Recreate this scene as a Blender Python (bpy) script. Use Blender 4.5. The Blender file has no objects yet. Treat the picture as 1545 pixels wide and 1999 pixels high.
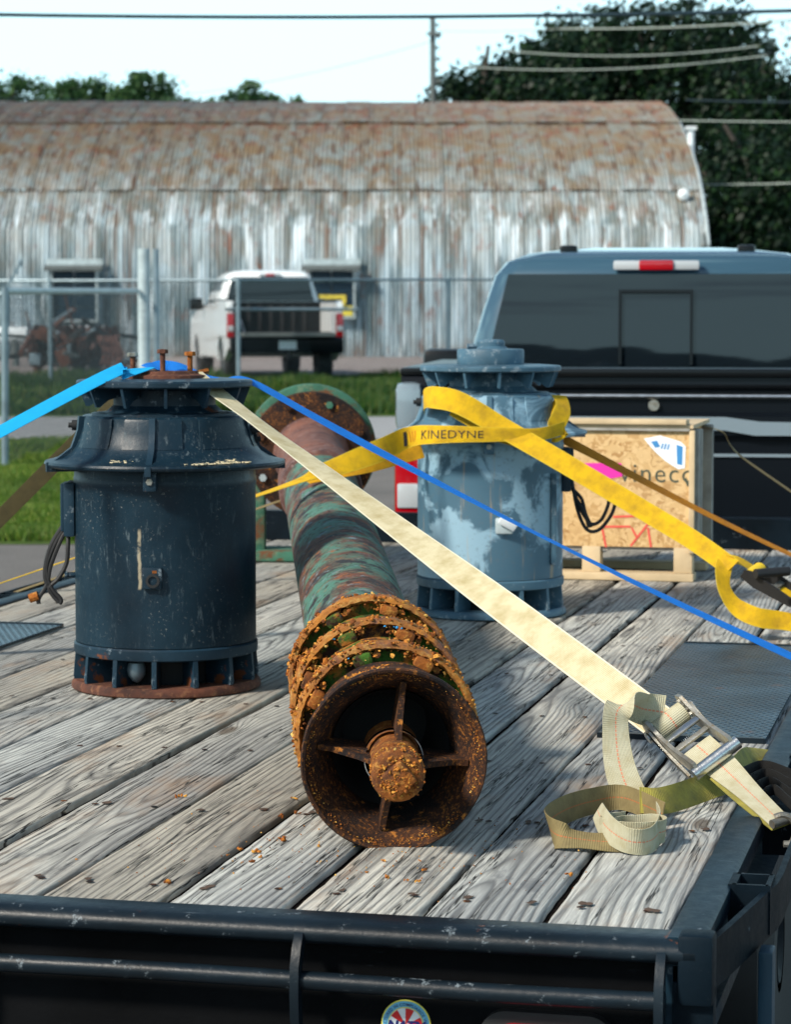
import bpy, bmesh, math, random
from mathutils import Vector, Matrix, noise as mnoise
random.seed(7)
PI = math.pi
R = math.radians
sc = bpy.context.scene
C = sc.collection

# ------------------------------------------------------------------ camera, sky, sun, exposure
CAMH = 1.73
FPX, IW, IH, HOR = 5100.0, 1545.0, 1999.0, 600.0
PITCH = math.atan((IH/2-HOR)/FPX)
cam_d = bpy.data.cameras.new('camera'); cam = bpy.data.objects.new('camera', cam_d); C.objects.link(cam)
cam.location = (0, 0, CAMH); cam.rotation_euler = (PI/2-PITCH, 0, 0)
cam_d.sensor_fit = 'VERTICAL'; cam_d.sensor_height = 36; cam_d.lens = FPX/IH*36
cam_d.clip_start = .1; cam_d.clip_end = 4000
cam_d.dof.use_dof = True; cam_d.dof.focus_distance = 4.6; cam_d.dof.aperture_fstop = 10.5
sc.camera = cam
SUN_AZ, SUN_EL = R(-128), R(38)          # compass-like: angle from +Y towards +X of the direction TO the sun
sdir = Vector((math.sin(SUN_AZ)*math.cos(SUN_EL), math.cos(SUN_AZ)*math.cos(SUN_EL), math.sin(SUN_EL)))
world = bpy.data.worlds.new('World'); sc.world = world; world.use_nodes = True
wn, wl = world.node_tree.nodes, world.node_tree.links
bg = wn['Background']
sky = wn.new('ShaderNodeTexSky'); sky.sky_type = 'NISHITA'; sky.sun_disc = False
sky.sun_elevation = SUN_EL; sky.sun_rotation = SUN_AZ; sky.air_density = 1.0; sky.dust_density = 1.2; sky.ozone_density = 1.5
tc = wn.new('ShaderNodeTexCoord'); mp = wn.new('ShaderNodeMapping'); mp.inputs['Scale'].default_value = (1.6, 1.6, 6.5)
cn = wn.new('ShaderNodeTexNoise'); cn.inputs['Scale'].default_value = 2.2; cn.inputs['Detail'].default_value = 7; cn.inputs['Roughness'].default_value = .6
cr = wn.new('ShaderNodeValToRGB'); cr.color_ramp.elements[0].position = .46; cr.color_ramp.elements[1].position = .58
mx = wn.new('ShaderNodeMix'); mx.data_type = 'RGBA'
wl.new(tc.outputs['Generated'], mp.inputs['Vector']); wl.new(mp.outputs['Vector'], cn.inputs['Vector'])
sp_ = wn.new('ShaderNodeSeparateXYZ'); wl.new(tc.outputs['Generated'], sp_.inputs[0])
mr_ = wn.new('ShaderNodeMapRange'); mr_.inputs['From Min'].default_value = .06; mr_.inputs['From Max'].default_value = .45; mr_.inputs['To Min'].default_value = .20; mr_.inputs['To Max'].default_value = -.10
wl.new(sp_.outputs['Z'], mr_.inputs['Value']); ad_ = wn.new('ShaderNodeMath'); ad_.operation = 'ADD'; wl.new(cn.outputs['Fac'], ad_.inputs[0]); wl.new(mr_.outputs[0], ad_.inputs[1])
wl.new(ad_.outputs[0], cr.inputs['Fac']); wl.new(cr.outputs['Color'], mx.inputs[0])
wl.new(sky.outputs['Color'], mx.inputs[6]); mx.inputs[7].default_value = (8.6, 13.0, 14.4, 1)
wl.new(mx.outputs[2], bg.inputs['Color']); bg.inputs['Strength'].default_value = .095
sun_d = bpy.data.lights.new('sun', 'SUN'); sun_d.energy = 4.6; sun_d.angle = R(8); sun_d.color = (1, .92, .80)
sun = bpy.data.objects.new('sun', sun_d); C.objects.link(sun)
sun.rotation_euler = (-sdir).to_track_quat('-Z', 'Y').to_euler(); sun.location = sdir*60
sc.view_settings.view_transform = 'Standard'; sc.view_settings.look = 'None'; sc.view_settings.gamma = 1
sc.view_settings.use_curve_mapping = False; sc.view_settings.exposure = 0.22
sc.render.engine = 'CYCLES'
sc.cycles.max_bounces = 6; sc.cycles.transparent_max_bounces = 8

def P(px, py, Y=None, z=None):
    """point seen at a photograph pixel, at distance Y or height z"""
    x = (px-IW/2)/FPX; y = -(py-IH/2)/FPX
    cp, sp = math.cos(PITCH), math.sin(PITCH)
    d = Vector((x, cp+y*sp, y*cp-sp))
    t = Y/d.y if Y is not None else (z-CAMH)/d.z
    return Vector((0, 0, CAMH))+d*t

# ------------------------------------------------------------------ mesh builder
class MB:
    def __init__(s): s.v = []; s.f = []; s.uv = None
    def add(s, vs, fs, M=None):
        b = len(s.v)
        s.v += [tuple(M @ Vector(p)) if M is not None else tuple(p) for p in vs]
        s.f += [tuple(i+b for i in f) for f in fs]; return s
    def box(s, c, d, M=None, rot=None, bev=0.0):
        if bev > 0:
            bm = bmesh.new(); bmesh.ops.create_cube(bm, size=1)
            for v in bm.verts: v.co = Vector((v.co.x*d[0], v.co.y*d[1], v.co.z*d[2]))
            bmesh.ops.bevel(bm, geom=bm.edges[:], offset=min(bev, min(d)*.45), segments=2, affect='EDGES', profile=.6)
            bm.verts.index_update()
            vs = [v.co.copy() for v in bm.verts]; fs = [[v.index for v in f.verts] for f in bm.faces]; bm.free()
        else:
            x, y, z = d[0]/2, d[1]/2, d[2]/2
            vs = [Vector(p) for p in ((-x,-y,-z),(x,-y,-z),(x,y,-z),(-x,y,-z),(-x,-y,z),(x,-y,z),(x,y,z),(-x,y,z))]
            fs = [(3,2,1,0),(4,5,6,7),(0,1,5,4),(1,2,6,5),(2,3,7,6),(3,0,4,7)]
        if rot is not None: vs = [rot @ v for v in vs]
        vs = [v+Vector(c) for v in vs]
        return s.add(vs, fs, M)
    def lathe(s, prof, n=64, M=None, closed=False, a0=0, a1=2*PI, jitter=0, rough=0):
        full = abs(a1-a0-2*PI) < 1e-6; m = len(prof); k = n if full else n+1; vs = []
        for i in range(k):
            a = a0+(a1-a0)*i/n
            for r, z in prof:
                j = (1+jitter*mnoise.noise(Vector((math.cos(a)*3, math.sin(a)*3, z*9)))) if jitter else 1
                if rough: q_ = Vector((math.cos(a)*r, math.sin(a)*r, z)); j += rough*(mnoise.noise(q_*90)+.6*mnoise.noise(q_*210))
                vs.append((r*j*math.cos(a), r*j*math.sin(a), z))
        fs = []
        for i in range(n):
            i2 = (i+1) % k if full else i+1
            for j in range(m if closed else m-1):
                j2 = (j+1) % m
                fs.append((i*m+j, i2*m+j, i2*m+j2, i*m+j2))
        if not full and closed: fs.append(tuple(range(m))); fs.append(tuple((k-1)*m+j for j in reversed(range(m))))
        return s.add(vs, fs, M)
    def cyl(s, p0, p1, r, n=16, r1=None, M=None, cap=True):
        p0 = Vector(p0); p1 = Vector(p1); L = (p1-p0).length
        q = (p1-p0).to_track_quat('Z', 'Y').to_matrix().to_4x4(); T = Matrix.Translation(p0) @ q
        if M is not None: T = M @ T
        r1 = r if r1 is None else r1
        prof = [(0.0001, 0), (r, 0), (r1, L), (0.0001, L)] if cap else [(r, 0), (r1, L)]
        return s.lathe(prof, n, T)
    def tube(s, pts, r, n=8, M=None):
        pts = [Vector(p) for p in pts]; m = len(pts); vs = []; up = Vector((0, 0, 1)); rr = r if isinstance(r, (list, tuple)) else [r]*m
        prev = None
        for i, p in enumerate(pts):
            t = (pts[min(i+1, m-1)]-pts[max(i-1, 0)]).normalized()
            if prev is None: a = t.cross(up if abs(t.z) < .95 else Vector((1, 0, 0))).normalized()
            else: a = (prev-t*prev.dot(t)).normalized()
            prev = a; b = t.cross(a)
            for k in range(n):
                w = 2*PI*k/n; vs.append(p+(a*math.cos(w)+b*math.sin(w))*rr[i])
        fs = [(i*n+k, i*n+(k+1) % n, (i+1)*n+(k+1) % n, (i+1)*n+k) for i in range(m-1) for k in range(n)]
        fs += [tuple(reversed(range(n))), tuple((m-1)*n+k for k in range(n))]
        return s.add(vs, fs, M)
    def prism(s, poly, axis, a, b, M=None):
        """extrude a 2-D outline along an axis between a and b"""
        n = len(poly); vs = []
        for t in (a, b):
            for u, w in poly: vs.append((t, u, w) if axis == 'x' else (u, t, w) if axis == 'y' else (u, w, t))
        fs = [tuple(range(n)), tuple(reversed(range(n, 2*n)))]+[(i, i+n, (i+1) % n+n, (i+1) % n) for i in range(n)]
        return s.add(vs, fs, M)

def build(name, mb, mat, parent=None, smooth=35, origin=None, loc=None, wavy=0):
    me = bpy.data.meshes.new(name)
    vs = mb.v
    if origin is not None:
        o0 = Vector(origin); vs = [tuple(Vector(p)-o0) for p in vs]
    me.from_pydata(vs, [], mb.f)
    if mb.uv:
        l = me.uv_layers.new(name='UVMap')
        for lp in me.loops: l.data[lp.index].uv = mb.uv[lp.vertex_index]
    bm = bmesh.new(); bm.from_mesh(me); bmesh.ops.recalc_face_normals(bm, faces=bm.faces[:]); bm.to_mesh(me); bm.free()
    if smooth:
        me.polygons.foreach_set('use_smooth', [True]*len(me.polygons)); me.set_sharp_from_angle(angle=R(smooth))
    if mat: me.materials.append(mat)
    o = bpy.data.objects.new(name, me); C.objects.link(o)
    if parent is not None: o.parent = parent
    if loc is not None: o.location = loc
    return o
def part(name, mb, mat, root, **k):
    """a part whose mesh is given in world coordinates, under an unrotated root"""
    p = root; off = Vector((0, 0, 0))
    while p: off += p.location; p = p.parent
    return build(name, mb, mat, root, origin=off, **k)
def tag(o, label=None, cat=None, group=None, kind=None):
    if label: o['label'] = label
    if cat: o['category'] = cat
    if group: o['group'] = group
    if kind: o['kind'] = kind
    return o
def thing(name, label, cat, loc=(0, 0, 0), rz=0, group=None):
    o = bpy.data.objects.new(name, None); C.objects.link(o); o.location = loc; o.rotation_euler = (0, 0, rz)
    o.empty_display_size = .2
    return tag(o, label, cat, group)
def single(name, mb, mat, label, cat, group=None, kind=None, **k):
    xs = [p[0] for p in mb.v]; ys = [p[1] for p in mb.v]; zs = [p[2] for p in mb.v]
    o0 = Vector(((min(xs)+max(xs))/2, (min(ys)+max(ys))/2, min(zs)))
    o = build(name, mb, mat, None, origin=o0, loc=o0, **k)
    return tag(o, label, cat, group, kind)
def dup(o, parent=None):
    c = o.copy(); C.objects.link(c)
    if parent is not None: c.parent = parent
    for ch in list(o.children): dup(ch, c)
    return c

# ------------------------------------------------------------------ material helper
class NT:
    def __init__(s, name, rough=.6, metal=0.0, spec=None):
        s.m = bpy.data.materials.new(name); s.m.use_nodes = True
        s.n = s.m.node_tree.nodes; s.l = s.m.node_tree.links; s.b = s.n['Principled BSDF']
        s.b.inputs['Roughness'].default_value = rough; s.b.inputs['Metallic'].default_value = metal
        if spec is not None: s.b.inputs['Specular IOR Level'].default_value = spec
    def put(s, sock, v):
        if hasattr(v, 'is_output'): s.l.new(v, sock)
        elif isinstance(v, (tuple, list)) and sock.type == 'RGBA' and len(v) == 3: sock.default_value = (*v, 1)
        else: sock.default_value = v
    def set(s, k, v): s.put(s.b.inputs[k], v); return s
    def node(s, t, **k):
        n = s.n.new(t)
        for a, b in k.items(): setattr(n, a, b)
        return n
    def obj(s): return s.node('ShaderNodeTexCoord').outputs['Object']
    def uv(s): return s.node('ShaderNodeTexCoord').outputs['UV']
    def pos(s): return s.node('ShaderNodeNewGeometry').outputs['Position']
    def rand(s): return s.node('ShaderNodeObjectInfo').outputs['Random']
    def island(s): return s.node('ShaderNodeNewGeometry').outputs['Random Per Island']
    def scale(s, v, sc_, off=None):
        n = s.node('ShaderNodeMapping'); s.put(n.inputs['Vector'], v); n.inputs['Scale'].default_value = sc_
        if off is not None: s.put(n.inputs['Location'], off)
        return n.outputs[0]
    def noise(s, v, scale=5, detail=5, rough=.55, dist=0):
        n = s.node('ShaderNodeTexNoise'); s.put(n.inputs['Vector'], v)
        n.inputs['Scale'].default_value = scale; n.inputs['Detail'].default_value = detail
        n.inputs['Roughness'].default_value = rough; n.inputs['Distortion'].default_value = dist
        return n.outputs['Fac']
    def vor(s, v, scale=5, feature='F1', out='Distance', rnd=1):
        n = s.node('ShaderNodeTexVoronoi', feature=feature); s.put(n.inputs['Vector'], v); n.inputs['Scale'].default_value = scale
        n.inputs['Randomness'].default_value = rnd
        return n.outputs[out]
    def math(s, op, a, b=0.0, c=0.0, clamp=False):
        n = s.node('ShaderNodeMath', operation=op, use_clamp=clamp)
        s.put(n.inputs[0], a); s.put(n.inputs[1], b); s.put(n.inputs[2], c); return n.outputs[0]
    def ramp(s, f, stops, interp='LINEAR'):
        n = s.node('ShaderNodeValToRGB'); s.put(n.inputs['Fac'], f); e = n.color_ramp.elements; n.color_ramp.interpolation = interp
        while len(e) < len(stops): e.new(.5)
        for k, (p, c) in enumerate(stops):
            e[k].position = p; e[k].color = (c, c, c, 1) if isinstance(c, (int, float)) else (*c, 1)
        return n.outputs['Color']
    def band(s, f, a, b): return s.math('MULTIPLY_ADD', f, 1/(b-a), -a/(b-a), clamp=True)
    def mix(s, f, a, b, mode='MIX'):
        n = s.node('ShaderNodeMix', data_type='RGBA', blend_type=mode); s.put(n.inputs[0], f)
        s.put(n.inputs[6], a); s.put(n.inputs[7], b); return n.outputs[2]
    def sep(s, v):
        n = s.node('ShaderNodeSeparateXYZ'); s.put(n.inputs[0], v); return n.outputs
    def comb(s, x, y, z):
        n = s.node('ShaderNodeCombineXYZ'); s.put(n.inputs[0], x); s.put(n.inputs[1], y); s.put(n.inputs[2], z); return n.outputs[0]
    def vadd(s, a, b):
        n = s.node('ShaderNodeVectorMath', operation='ADD'); s.put(n.inputs[0], a); s.put(n.inputs[1], b); return n.outputs[0]
    def bump(s, h, strength=.5, dist=.01, prev=None):
        n = s.node('ShaderNodeBump'); s.put(n.inputs['Height'], h); n.inputs['Strength'].default_value = strength
        n.inputs['Distance'].default_value = dist
        if prev is not None: s.l.new(prev, n.inputs['Normal'])
        s.last = n.outputs[0]; s.l.new(s.last, s.b.inputs['Normal']); return s.last

def plain(name, col, rough=.5, metal=0, var=.25, scale=12, bump=0, spec=None, dist=.004):
    t = NT(name, rough, metal, spec); p = t.obj(); n = t.noise(p, scale, 6, .6)
    t.set('Base Color', t.mix(t.ramp(n, [(.3, 0), (.7, 1)]), tuple(c*(1-var) for c in col), tuple(min(1, c*(1+var)) for c in col)))
    if bump: t.bump(t.noise(p, scale*6, 5, .6), bump, dist)
    return t.m

def mat_wood():
    t = NT('weathered_deck_wood', .75, 0, .25); o = t.obj(); r = t.rand()
    off = t.comb(t.math('MULTIPLY', r, 37), t.math('MULTIPLY', r, 91), t.math('MULTIPLY', r, 13))
    p = t.vadd(o, off); X, Y, Z = t.sep(o)
    n1 = t.noise(t.scale(p, (1.6, .55, 1)), 1, 2, .5); n2 = t.noise(t.scale(p, (.5, .75, 1)), 1.3, 1, .5)
    n3 = t.noise(t.scale(p, (24, 1.5, 1)), 1, 4, .6)
    kv = t.scale(p, (4.0, 1.15, 0)); kd = t.vor(kv, 1.0); kf = t.math('SUBTRACT', 1, t.band(kd, .0, .22))
    kf = t.math('MULTIPLY', kf, kf)
    xx = t.math('ADD', t.math('ADD', X, t.math('MULTIPLY_ADD', r, .16, -.08)), t.math('MULTIPLY_ADD', n1, .16, -.08))
    zz = t.math('MULTIPLY_ADD', n2, .16, -.055)
    rr = t.math('SQRT', t.math('ADD', t.math('MULTIPLY', xx, xx), t.math('MULTIPLY', zz, zz)))
    rr = t.math('ADD', rr, t.math('MULTIPLY', n3, .012)); rr = t.math('ADD', rr, t.math('MULTIPLY', kf, .055))
    ph = t.math('FRACT', t.math('MULTIPLY', rr, 74))
    ring = t.ramp(ph, [(0, .2), (.14, .8), (.5, 1), (.75, .6), (.93, .12), (1, .2)])
    ring = t.mix(t.ramp(t.noise(t.scale(p, (7, .9, 1)), 1.7, 3, .6), [(.42, .35), (.58, .0)]), ring, (.72, .72, .72))
    fib = t.noise(t.scale(p, (330, 9, 1)), 1, 4, .65); fib2 = t.noise(t.scale(p, (110, 2.2, 1)), 1, 6, .75)
    big = t.noise(t.scale(p, (6, 1.1, 1)), 1, 4, .6)
    tone = t.math('MULTIPLY_ADD', r, .34, .98)
    base = t.mix(ring, (.075, .075, .078), (.36, .355, .335))
    base = t.mix(t.ramp(big, [(.35, 0), (.62, .75)]), base, t.mix(ring, (.13, .13, .125), (.66, .64, .57)))
    base = t.mix(t.math('MULTIPLY', t.ramp(fib, [(.42, 1), (.56, 0)]), .38), base, (.17, .165, .16))
    base = t.mix(t.math('MULTIPLY', t.ramp(fib2, [(.34, 1), (.47, 0)]), .62), base, (.085, .08, .075))
    st = t.noise(t.scale(p, (5, 1.6, 1)), 1.3, 6, .65)
    base = t.mix(t.ramp(st, [(.54, 0), (.70, .5)]), base, (.32, .19, .10))
    st2 = t.noise(t.scale(p, (7, 2.6, 1)), 2.1, 6, .65)
    base = t.mix(t.ramp(st2, [(.58, 0), (.68, .6)]), base, (.10, .10, .105))
    ck = t.noise(t.scale(p, (30, .8, 1)), 1, 5, .62, .25); cm = t.noise(t.scale(p, (9, .8, 1)), 1.7, 2, .5)
    crack = t.math('SUBTRACT', 1, t.band(t.math('ABSOLUTE', t.math('SUBTRACT', ck, .5)), .004, .012))
    crack = t.math('MULTIPLY', crack, t.band(cm, .42, .48))
    base = t.mix(t.math('MULTIPLY', crack, .93), base, (.015, .014, .013))
    kc = t.math('SUBTRACT', 1, t.band(kd, .05, .08)); kk = t.math('MULTIPLY', kc, t.band(t.noise(kv, .37, 0), .45, .5))
    base = t.mix(t.math('MULTIPLY', kk, .8), base, (.09, .065, .045))
    base = t.mix(1.0, base, t.ramp(t.math('FRACT', t.math('MULTIPLY', r, 7.3)), [(0, (1.0, .95, .86)), (.5, (.95, .96, .95)), (1, (.86, .93, .98))]), 'MULTIPLY')
    hsv = t.node('ShaderNodeHueSaturation'); t.put(hsv.inputs['Color'], base); t.put(hsv.inputs['Value'], tone); t.set('Base Color', hsv.outputs[0])
    b1 = t.bump(ring, .7, .0026); h = t.math('ADD', t.math('MULTIPLY', crack, -2.2), t.math('MULTIPLY', t.math('ADD', fib, fib2), .5))
    t.bump(h, .8, .0035, b1); return t.m

def mat_black_paint(name='chipped_black_paint', col=(.003, .0065, .010), rust=.61, scuff=.66, rough=.36, spec=.28, wear=1.0):
    t = NT(name, rough, 0, spec); p = t.obj()
    n = t.noise(p, 9, 7, .65); n2 = t.noise(p, 38, 5, .7); n3 = t.noise(t.scale(p, (5, 40, 40)), 2.5, 4, .7)
    c = t.mix(t.ramp(t.noise(p, 4, 5), [(.35, 0), (.7, 1)]), col, tuple(min(1, a*2.6+.001) for a in col))
    c = t.mix(t.ramp(n2, [(scuff-.04, 0), (scuff+.03, .5*wear)]), c, (.30, .36, .40))
    c = t.mix(t.ramp(n3, [(.66, 0), (.74, .35*wear)]), c, (.20, .25, .29))
    c = t.mix(t.ramp(n, [(rust, 0), (rust+.03, 1)]), c, (.13, .045, .02))
    t.set('Base Color', c); t.set('Roughness', t.math('MULTIPLY_ADD', n2, .4, rough-.18)); t.bump(t.noise(p, 60, 6, .7), .25, .003); return t.m

def mat_motor_dark():
    t = NT('dark_slate_blue_paint', .40, 0, .26); p = t.obj(); X, Y, Z = t.sep(p)
    n = t.noise(p, 5, 6, .6); sp = t.noise(p, 150, 4, .7); sc2 = t.noise(t.scale(p, (60, 60, 14)), 1.4, 5, .72)
    c = t.mix(t.ramp(n, [(.3, 0), (.7, 1)]), (.003, .012, .022), (.009, .029, .047))
    mask = t.math('MULTIPLY', t.ramp(sc2, [(.57, 0), (.68, 1)]), t.ramp(t.noise(p, 6, 3), [(.45, .05), (.62, 1)]))
    c = t.mix(t.math('MULTIPLY', mask, .34), c, (.24, .30, .32))
    c = t.mix(t.math('MULTIPLY', t.ramp(sp, [(.62, 0), (.70, .7)]), t.ramp(t.noise(p, 4.5, 4), [(.42, .1), (.6, 1)])), c, (.36, .36, .33))
    # runs of pale spilt grease down the shell, left of the boss
    dx = t.math('ABSOLUTE', t.math('ADD', t.math('ADD', X, .041), t.math('MULTIPLY_ADD', t.noise(t.scale(p, (1, 1, 25)), 1, 2), .012, -.006)))
    st = t.math('MULTIPLY', t.math('SUBTRACT', 1, t.band(dx, .002, .0048)), t.math('MULTIPLY', t.band(Z, .245, .25), t.math('SUBTRACT', 1, t.band(Z, .375, .385))))
    st = t.math('MULTIPLY', st, t.math('MULTIPLY', t.math('LESS_THAN', Y, 0), t.ramp(t.noise(p, 40, 3), [(.36, 0), (.48, 1)])))
    c = t.mix(t.math('MULTIPLY', st, .75), c, (.42, .36, .25))
    r = t.noise(p, 14, 7, .7); c = t.mix(t.ramp(r, [(.68, 0), (.71, .9)]), c, (.16, .06, .025))
    t.set('Base Color', c); t.set('Roughness', t.math('MULTIPLY_ADD', sc2, .35, .22)); t.bump(t.noise(p, 90, 5, .7), .22, .0025); return t.m
def mat_motor_grey():
    t = NT('patchy_blue_grey_paint', .5, 0, .45); p = t.obj(); X, Y, Z = t.sep(p)
    n = t.noise(t.scale(p, (1, 1, 1)), 5.2, 9, .62, .6); f = t.noise(p, 60, 5, .7)
    c = t.mix(t.ramp(n, [(.47, 0), (.52, 1)]), (.25, .41, .52), (.060, .135, .195))
    c = t.mix(t.ramp(t.noise(p, 3.1, 6, .6), [(.55, 0), (.7, .8)]), c, (.045, .12, .185))
    c = t.mix(t.ramp(f, [(.56, 0), (.7, .5)]), c, (.10, .13, .15))
    rs = t.noise(t.scale(p, (32, 32, 2.0)), 1, 5, .6)
    c = t.mix(t.ramp(rs, [(.62, 0), (.70, .7)]), c, (.42, .30, .16))
    c = t.mix(t.ramp(t.noise(p, 8, 6, .7), [(.66, 0), (.72, .8)]), c, (.08, .07, .04))
    t.set('Base Color', c); t.bump(f, .2, .002); return t.m

def mat_rust(name, a=(.30, .10, .03), b=(.07, .028, .015), c3=(.46, .22, .06), scale=14, extra=None, rough=.85, bump=.8):
    t = NT(name, rough, 0, .3); p = t.obj(); n = t.noise(p, scale, 8, .7); n2 = t.noise(p, scale*5, 6, .7)
    c = t.mix(t.ramp(n, [(.35, 0), (.62, 1)]), b, a); c = t.mix(t.ramp(n2, [(.52, 0), (.68, .9)]), c, c3)
    if extra:
        for col, lo, hi, sc_, stretch in extra:
            c = t.mix(t.ramp(t.noise(t.scale(p, stretch), sc_, 7, .68, .3), [(lo, 0), (hi, 1)]), c, col)
    t.set('Base Color', c); b1 = t.bump(n, bump*.7, .008); t.bump(n2, bump, .005, b1); return t.m

def mat_mud():
    t = NT('clay_and_rust_crumbs', .9, 0, .25); i = t.island(); p = t.obj()
    c = t.ramp(i, [(0, (.10, .032, .010)), (.35, (.34, .10, .015)), (.72, (.52, .20, .028)), (.92, (.64, .33, .06)), (1, (.74, .48, .14))])
    c = t.mix(t.ramp(t.noise(p, 160, 4), [(.4, 0), (.7, .5)]), c, (.16, .06, .02)); t.set('Base Color', c); t.bump(t.noise(p, 260, 4), .6, .002); return t.m

def mat_web(name, col, line=None, dirt=(.20, .16, .08), dirtamt=.55, edge=None, rough=.75):
    t = NT(name, rough, 0, .25); uv = t.uv(); U, V, _ = t.sep(uv)
    n = t.noise(t.scale(uv, (.5, 9, 1)), 2.2, 6, .65)
    c = t.mix(t.math('MULTIPLY', t.ramp(n, [(.42, 0), (.72, 1)]), dirtamt), col, dirt)
    c = t.mix(t.math('MULTIPLY', t.math('PINGPONG', t.math('MULTIPLY', U, 44), 1), .16), c, tuple(a*.45 for a in col))
    if line:
        lm = t.math('SUBTRACT', 1, t.band(t.math('ABSOLUTE', t.math('SUBTRACT', U, .5)), .018, .03))
        dash = t.math('GREATER_THAN', t.math('FRACT', t.math('MULTIPLY', V, 130)), .25)
        c = t.mix(t.math('MULTIPLY', t.math('MULTIPLY', lm, dash), .6), c, line)
    if edge:
        em = t.band(t.math('ABSOLUTE', t.math('SUBTRACT', U, .5)), .45, .47); c = t.mix(em, c, edge)
    t.set('Base Color', c)
    w = t.math('ADD', t.math('SINE', t.math('MULTIPLY', V, 1650)), t.math('MULTIPLY', t.math('SINE', t.math('MULTIPLY', U, 130)), .7))
    t.bump(w, .5, .0008); return t.m

def mat_osb():
    t = NT('oriented_strand_board', .7, 0, .25); p = t.obj(); s_ = t.scale(p, (1, 1, 1))
    w = t.vadd(s_, t.comb(t.math('MULTIPLY', t.noise(p, 9, 3), .30), 0, t.math('MULTIPLY', t.noise(p, 11, 3), .34)))
    v = t.node('ShaderNodeTexVoronoi'); t.put(v.inputs['Vector'], t.scale(w, (30, 30, 62))); v.inputs['Scale'].default_value = 1
    g, gg, ggg = t.sep(v.outputs['Color'])
    c = t.ramp(g, [(0, (.42, .235, .09)), (.35, (.62, .41, .19)), (.8, (.70, .49, .25)), (1, (.50, .30, .12))])
    c = t.mix(t.ramp(t.noise(t.scale(p, (8, 8, 8)), 2, 6, .7, 1.4), [(.58, 0), (.66, .6)]), c, (.33, .17, .06))
    t.set('Base Color', c); t.bump(gg, .25, .002); return t.m

def mat_galv():
    t = NT('rusted_corrugated_sheet', .55, .15, .4); p = t.pos(); X, Y, Z = t.sep(p); r = t.rand()
    off = t.comb(t.math('MULTIPLY', r, 40), 0, 0)
    n = t.noise(t.vadd(t.scale(p, (2.2, 1, .32)), off), 1.0, 6, .62); n2 = t.noise(t.vadd(t.scale(p, (1.3, 1, .9)), off), 1.3, 7, .65, .5)
    hf = t.band(Z, 2.4, 6.0)
    white = t.mix(t.ramp(n, [(.42, 0), (.56, 1)]), (.11, .165, .185), (.43, .54, .60))
    tan = t.mix(t.ramp(n2, [(.38, 0), (.6, 1)]), (.25, .275, .25), (.25, .175, .095))
    c = t.mix(t.math('ADD', hf, t.math('MULTIPLY_ADD', n2, .9, -.42), clamp=True), white, tan)
    rr = t.math('ADD', t.noise(t.vadd(t.scale(p, (1.6, 1, .8)), off), 1.7, 7, .68), t.math('MULTIPLY', t.band(Z, 5.0, 7.6), .13))
    c = t.mix(t.ramp(rr, [(.57, 0), (.68, .85)]), c, (.23, .085, .045))
    st = t.noise(t.vadd(t.scale(p, (7.5, 1, .22)), off), 1.0, 3, .6); c = t.mix(t.ramp(st, [(.54, 0), (.64, .8)]), c, (.12, .065, .035))
    w2 = t.noise(t.vadd(t.scale(p, (4.5, 1, .4)), off), 1.1, 4, .6)
    c = t.mix(t.math('MULTIPLY', t.ramp(w2, [(.55, 0), (.63, .6)]), t.math('SUBTRACT', 1, t.band(Z, 3.6, 5.2))), c, (.78, .88, .94))
    grm = t.math('SUBTRACT', 1, t.band(Z, .6, 1.1)); c = t.mix(t.math('MULTIPLY', grm, t.ramp(n2, [(.4, .2), (.6, .7)])), c, (.16, .12, .09))
    t.set('Base Color', c); return t.m

def mat_leaf(name, a, b, c3):
    t = NT(name, .55, 0, .3); i = t.island(); p = t.obj()
    c = t.ramp(i, [(0, a), (.6, b), (1, c3)])
    c = t.mix(t.ramp(t.noise(p, .35, 3), [(.4, 0), (.65, .6)]), c, a); t.set('Base Color', c)
    tr = t.node('ShaderNodeBsdfTranslucent'); t.put(tr.inputs['Color'], c); ms = t.node('ShaderNodeMixShader'); ms.inputs[0].default_value = .25
    t.l.new(t.b.outputs[0], ms.inputs[1]); t.l.new(tr.outputs[0], ms.inputs[2]); t.l.new(ms.outputs[0], t.n['Material Output'].inputs[0]); return t.m

def mat_ground(name, a, b, c3, s1=1.2, s2=25, bump=.4):
    t = NT(name, .95, 0, .15); p = t.pos(); n = t.noise(p, s1, 6, .6); n2 = t.noise(p, s2, 5, .7)
    c = t.mix(t.ramp(n, [(.35, 0), (.65, 1)]), a, b); c = t.mix(t.ramp(n2, [(.45, 0), (.65, .8)]), c, c3)
    t.set('Base Color', c); t.bump(n2, bump, .02); return t.m

M = {}
M['wood'] = mat_wood()
M['black'] = mat_black_paint()
M['black_flat'] = mat_black_paint('worn_black_panel', (.0012, .0014, .0018), .80, .76, .6, .06, .12)
M['black_side2'] = mat_black_paint('blue_black_rail_paint', (.002, .009, .016), .68, .68, .45, .2)
M['black_side'] = mat_black_paint('dull_black_side_paint', (.0012, .004, .007), .68, .70, .5, .10)
M['motor_dark'] = mat_motor_dark(); M['motor_grey'] = mat_motor_grey()
M['cast_dark'] = mat_black_paint('dark_blue_casting', (.005, .016, .027), .64, .64, .42, .28)
M['cast_grey'] = mat_black_paint('grey_blue_casting', (.032, .070, .100), .72, .60, .5)
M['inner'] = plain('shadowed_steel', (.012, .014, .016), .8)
M['rust'] = mat_rust('orange_rust', (.33, .10, .014), (.055, .022, .012), (.50, .24, .05), 16)
M['rust_dark'] = mat_rust('dark_brown_rust', (.060, .022, .009), (.010, .007, .007), (.34, .12, .02), 30, [((.008, .006, .007), .47, .60, 9, (1, 1, 1)), ((.40, .15, .025), .60, .66, 42, (1, 1, 1))])
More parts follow.
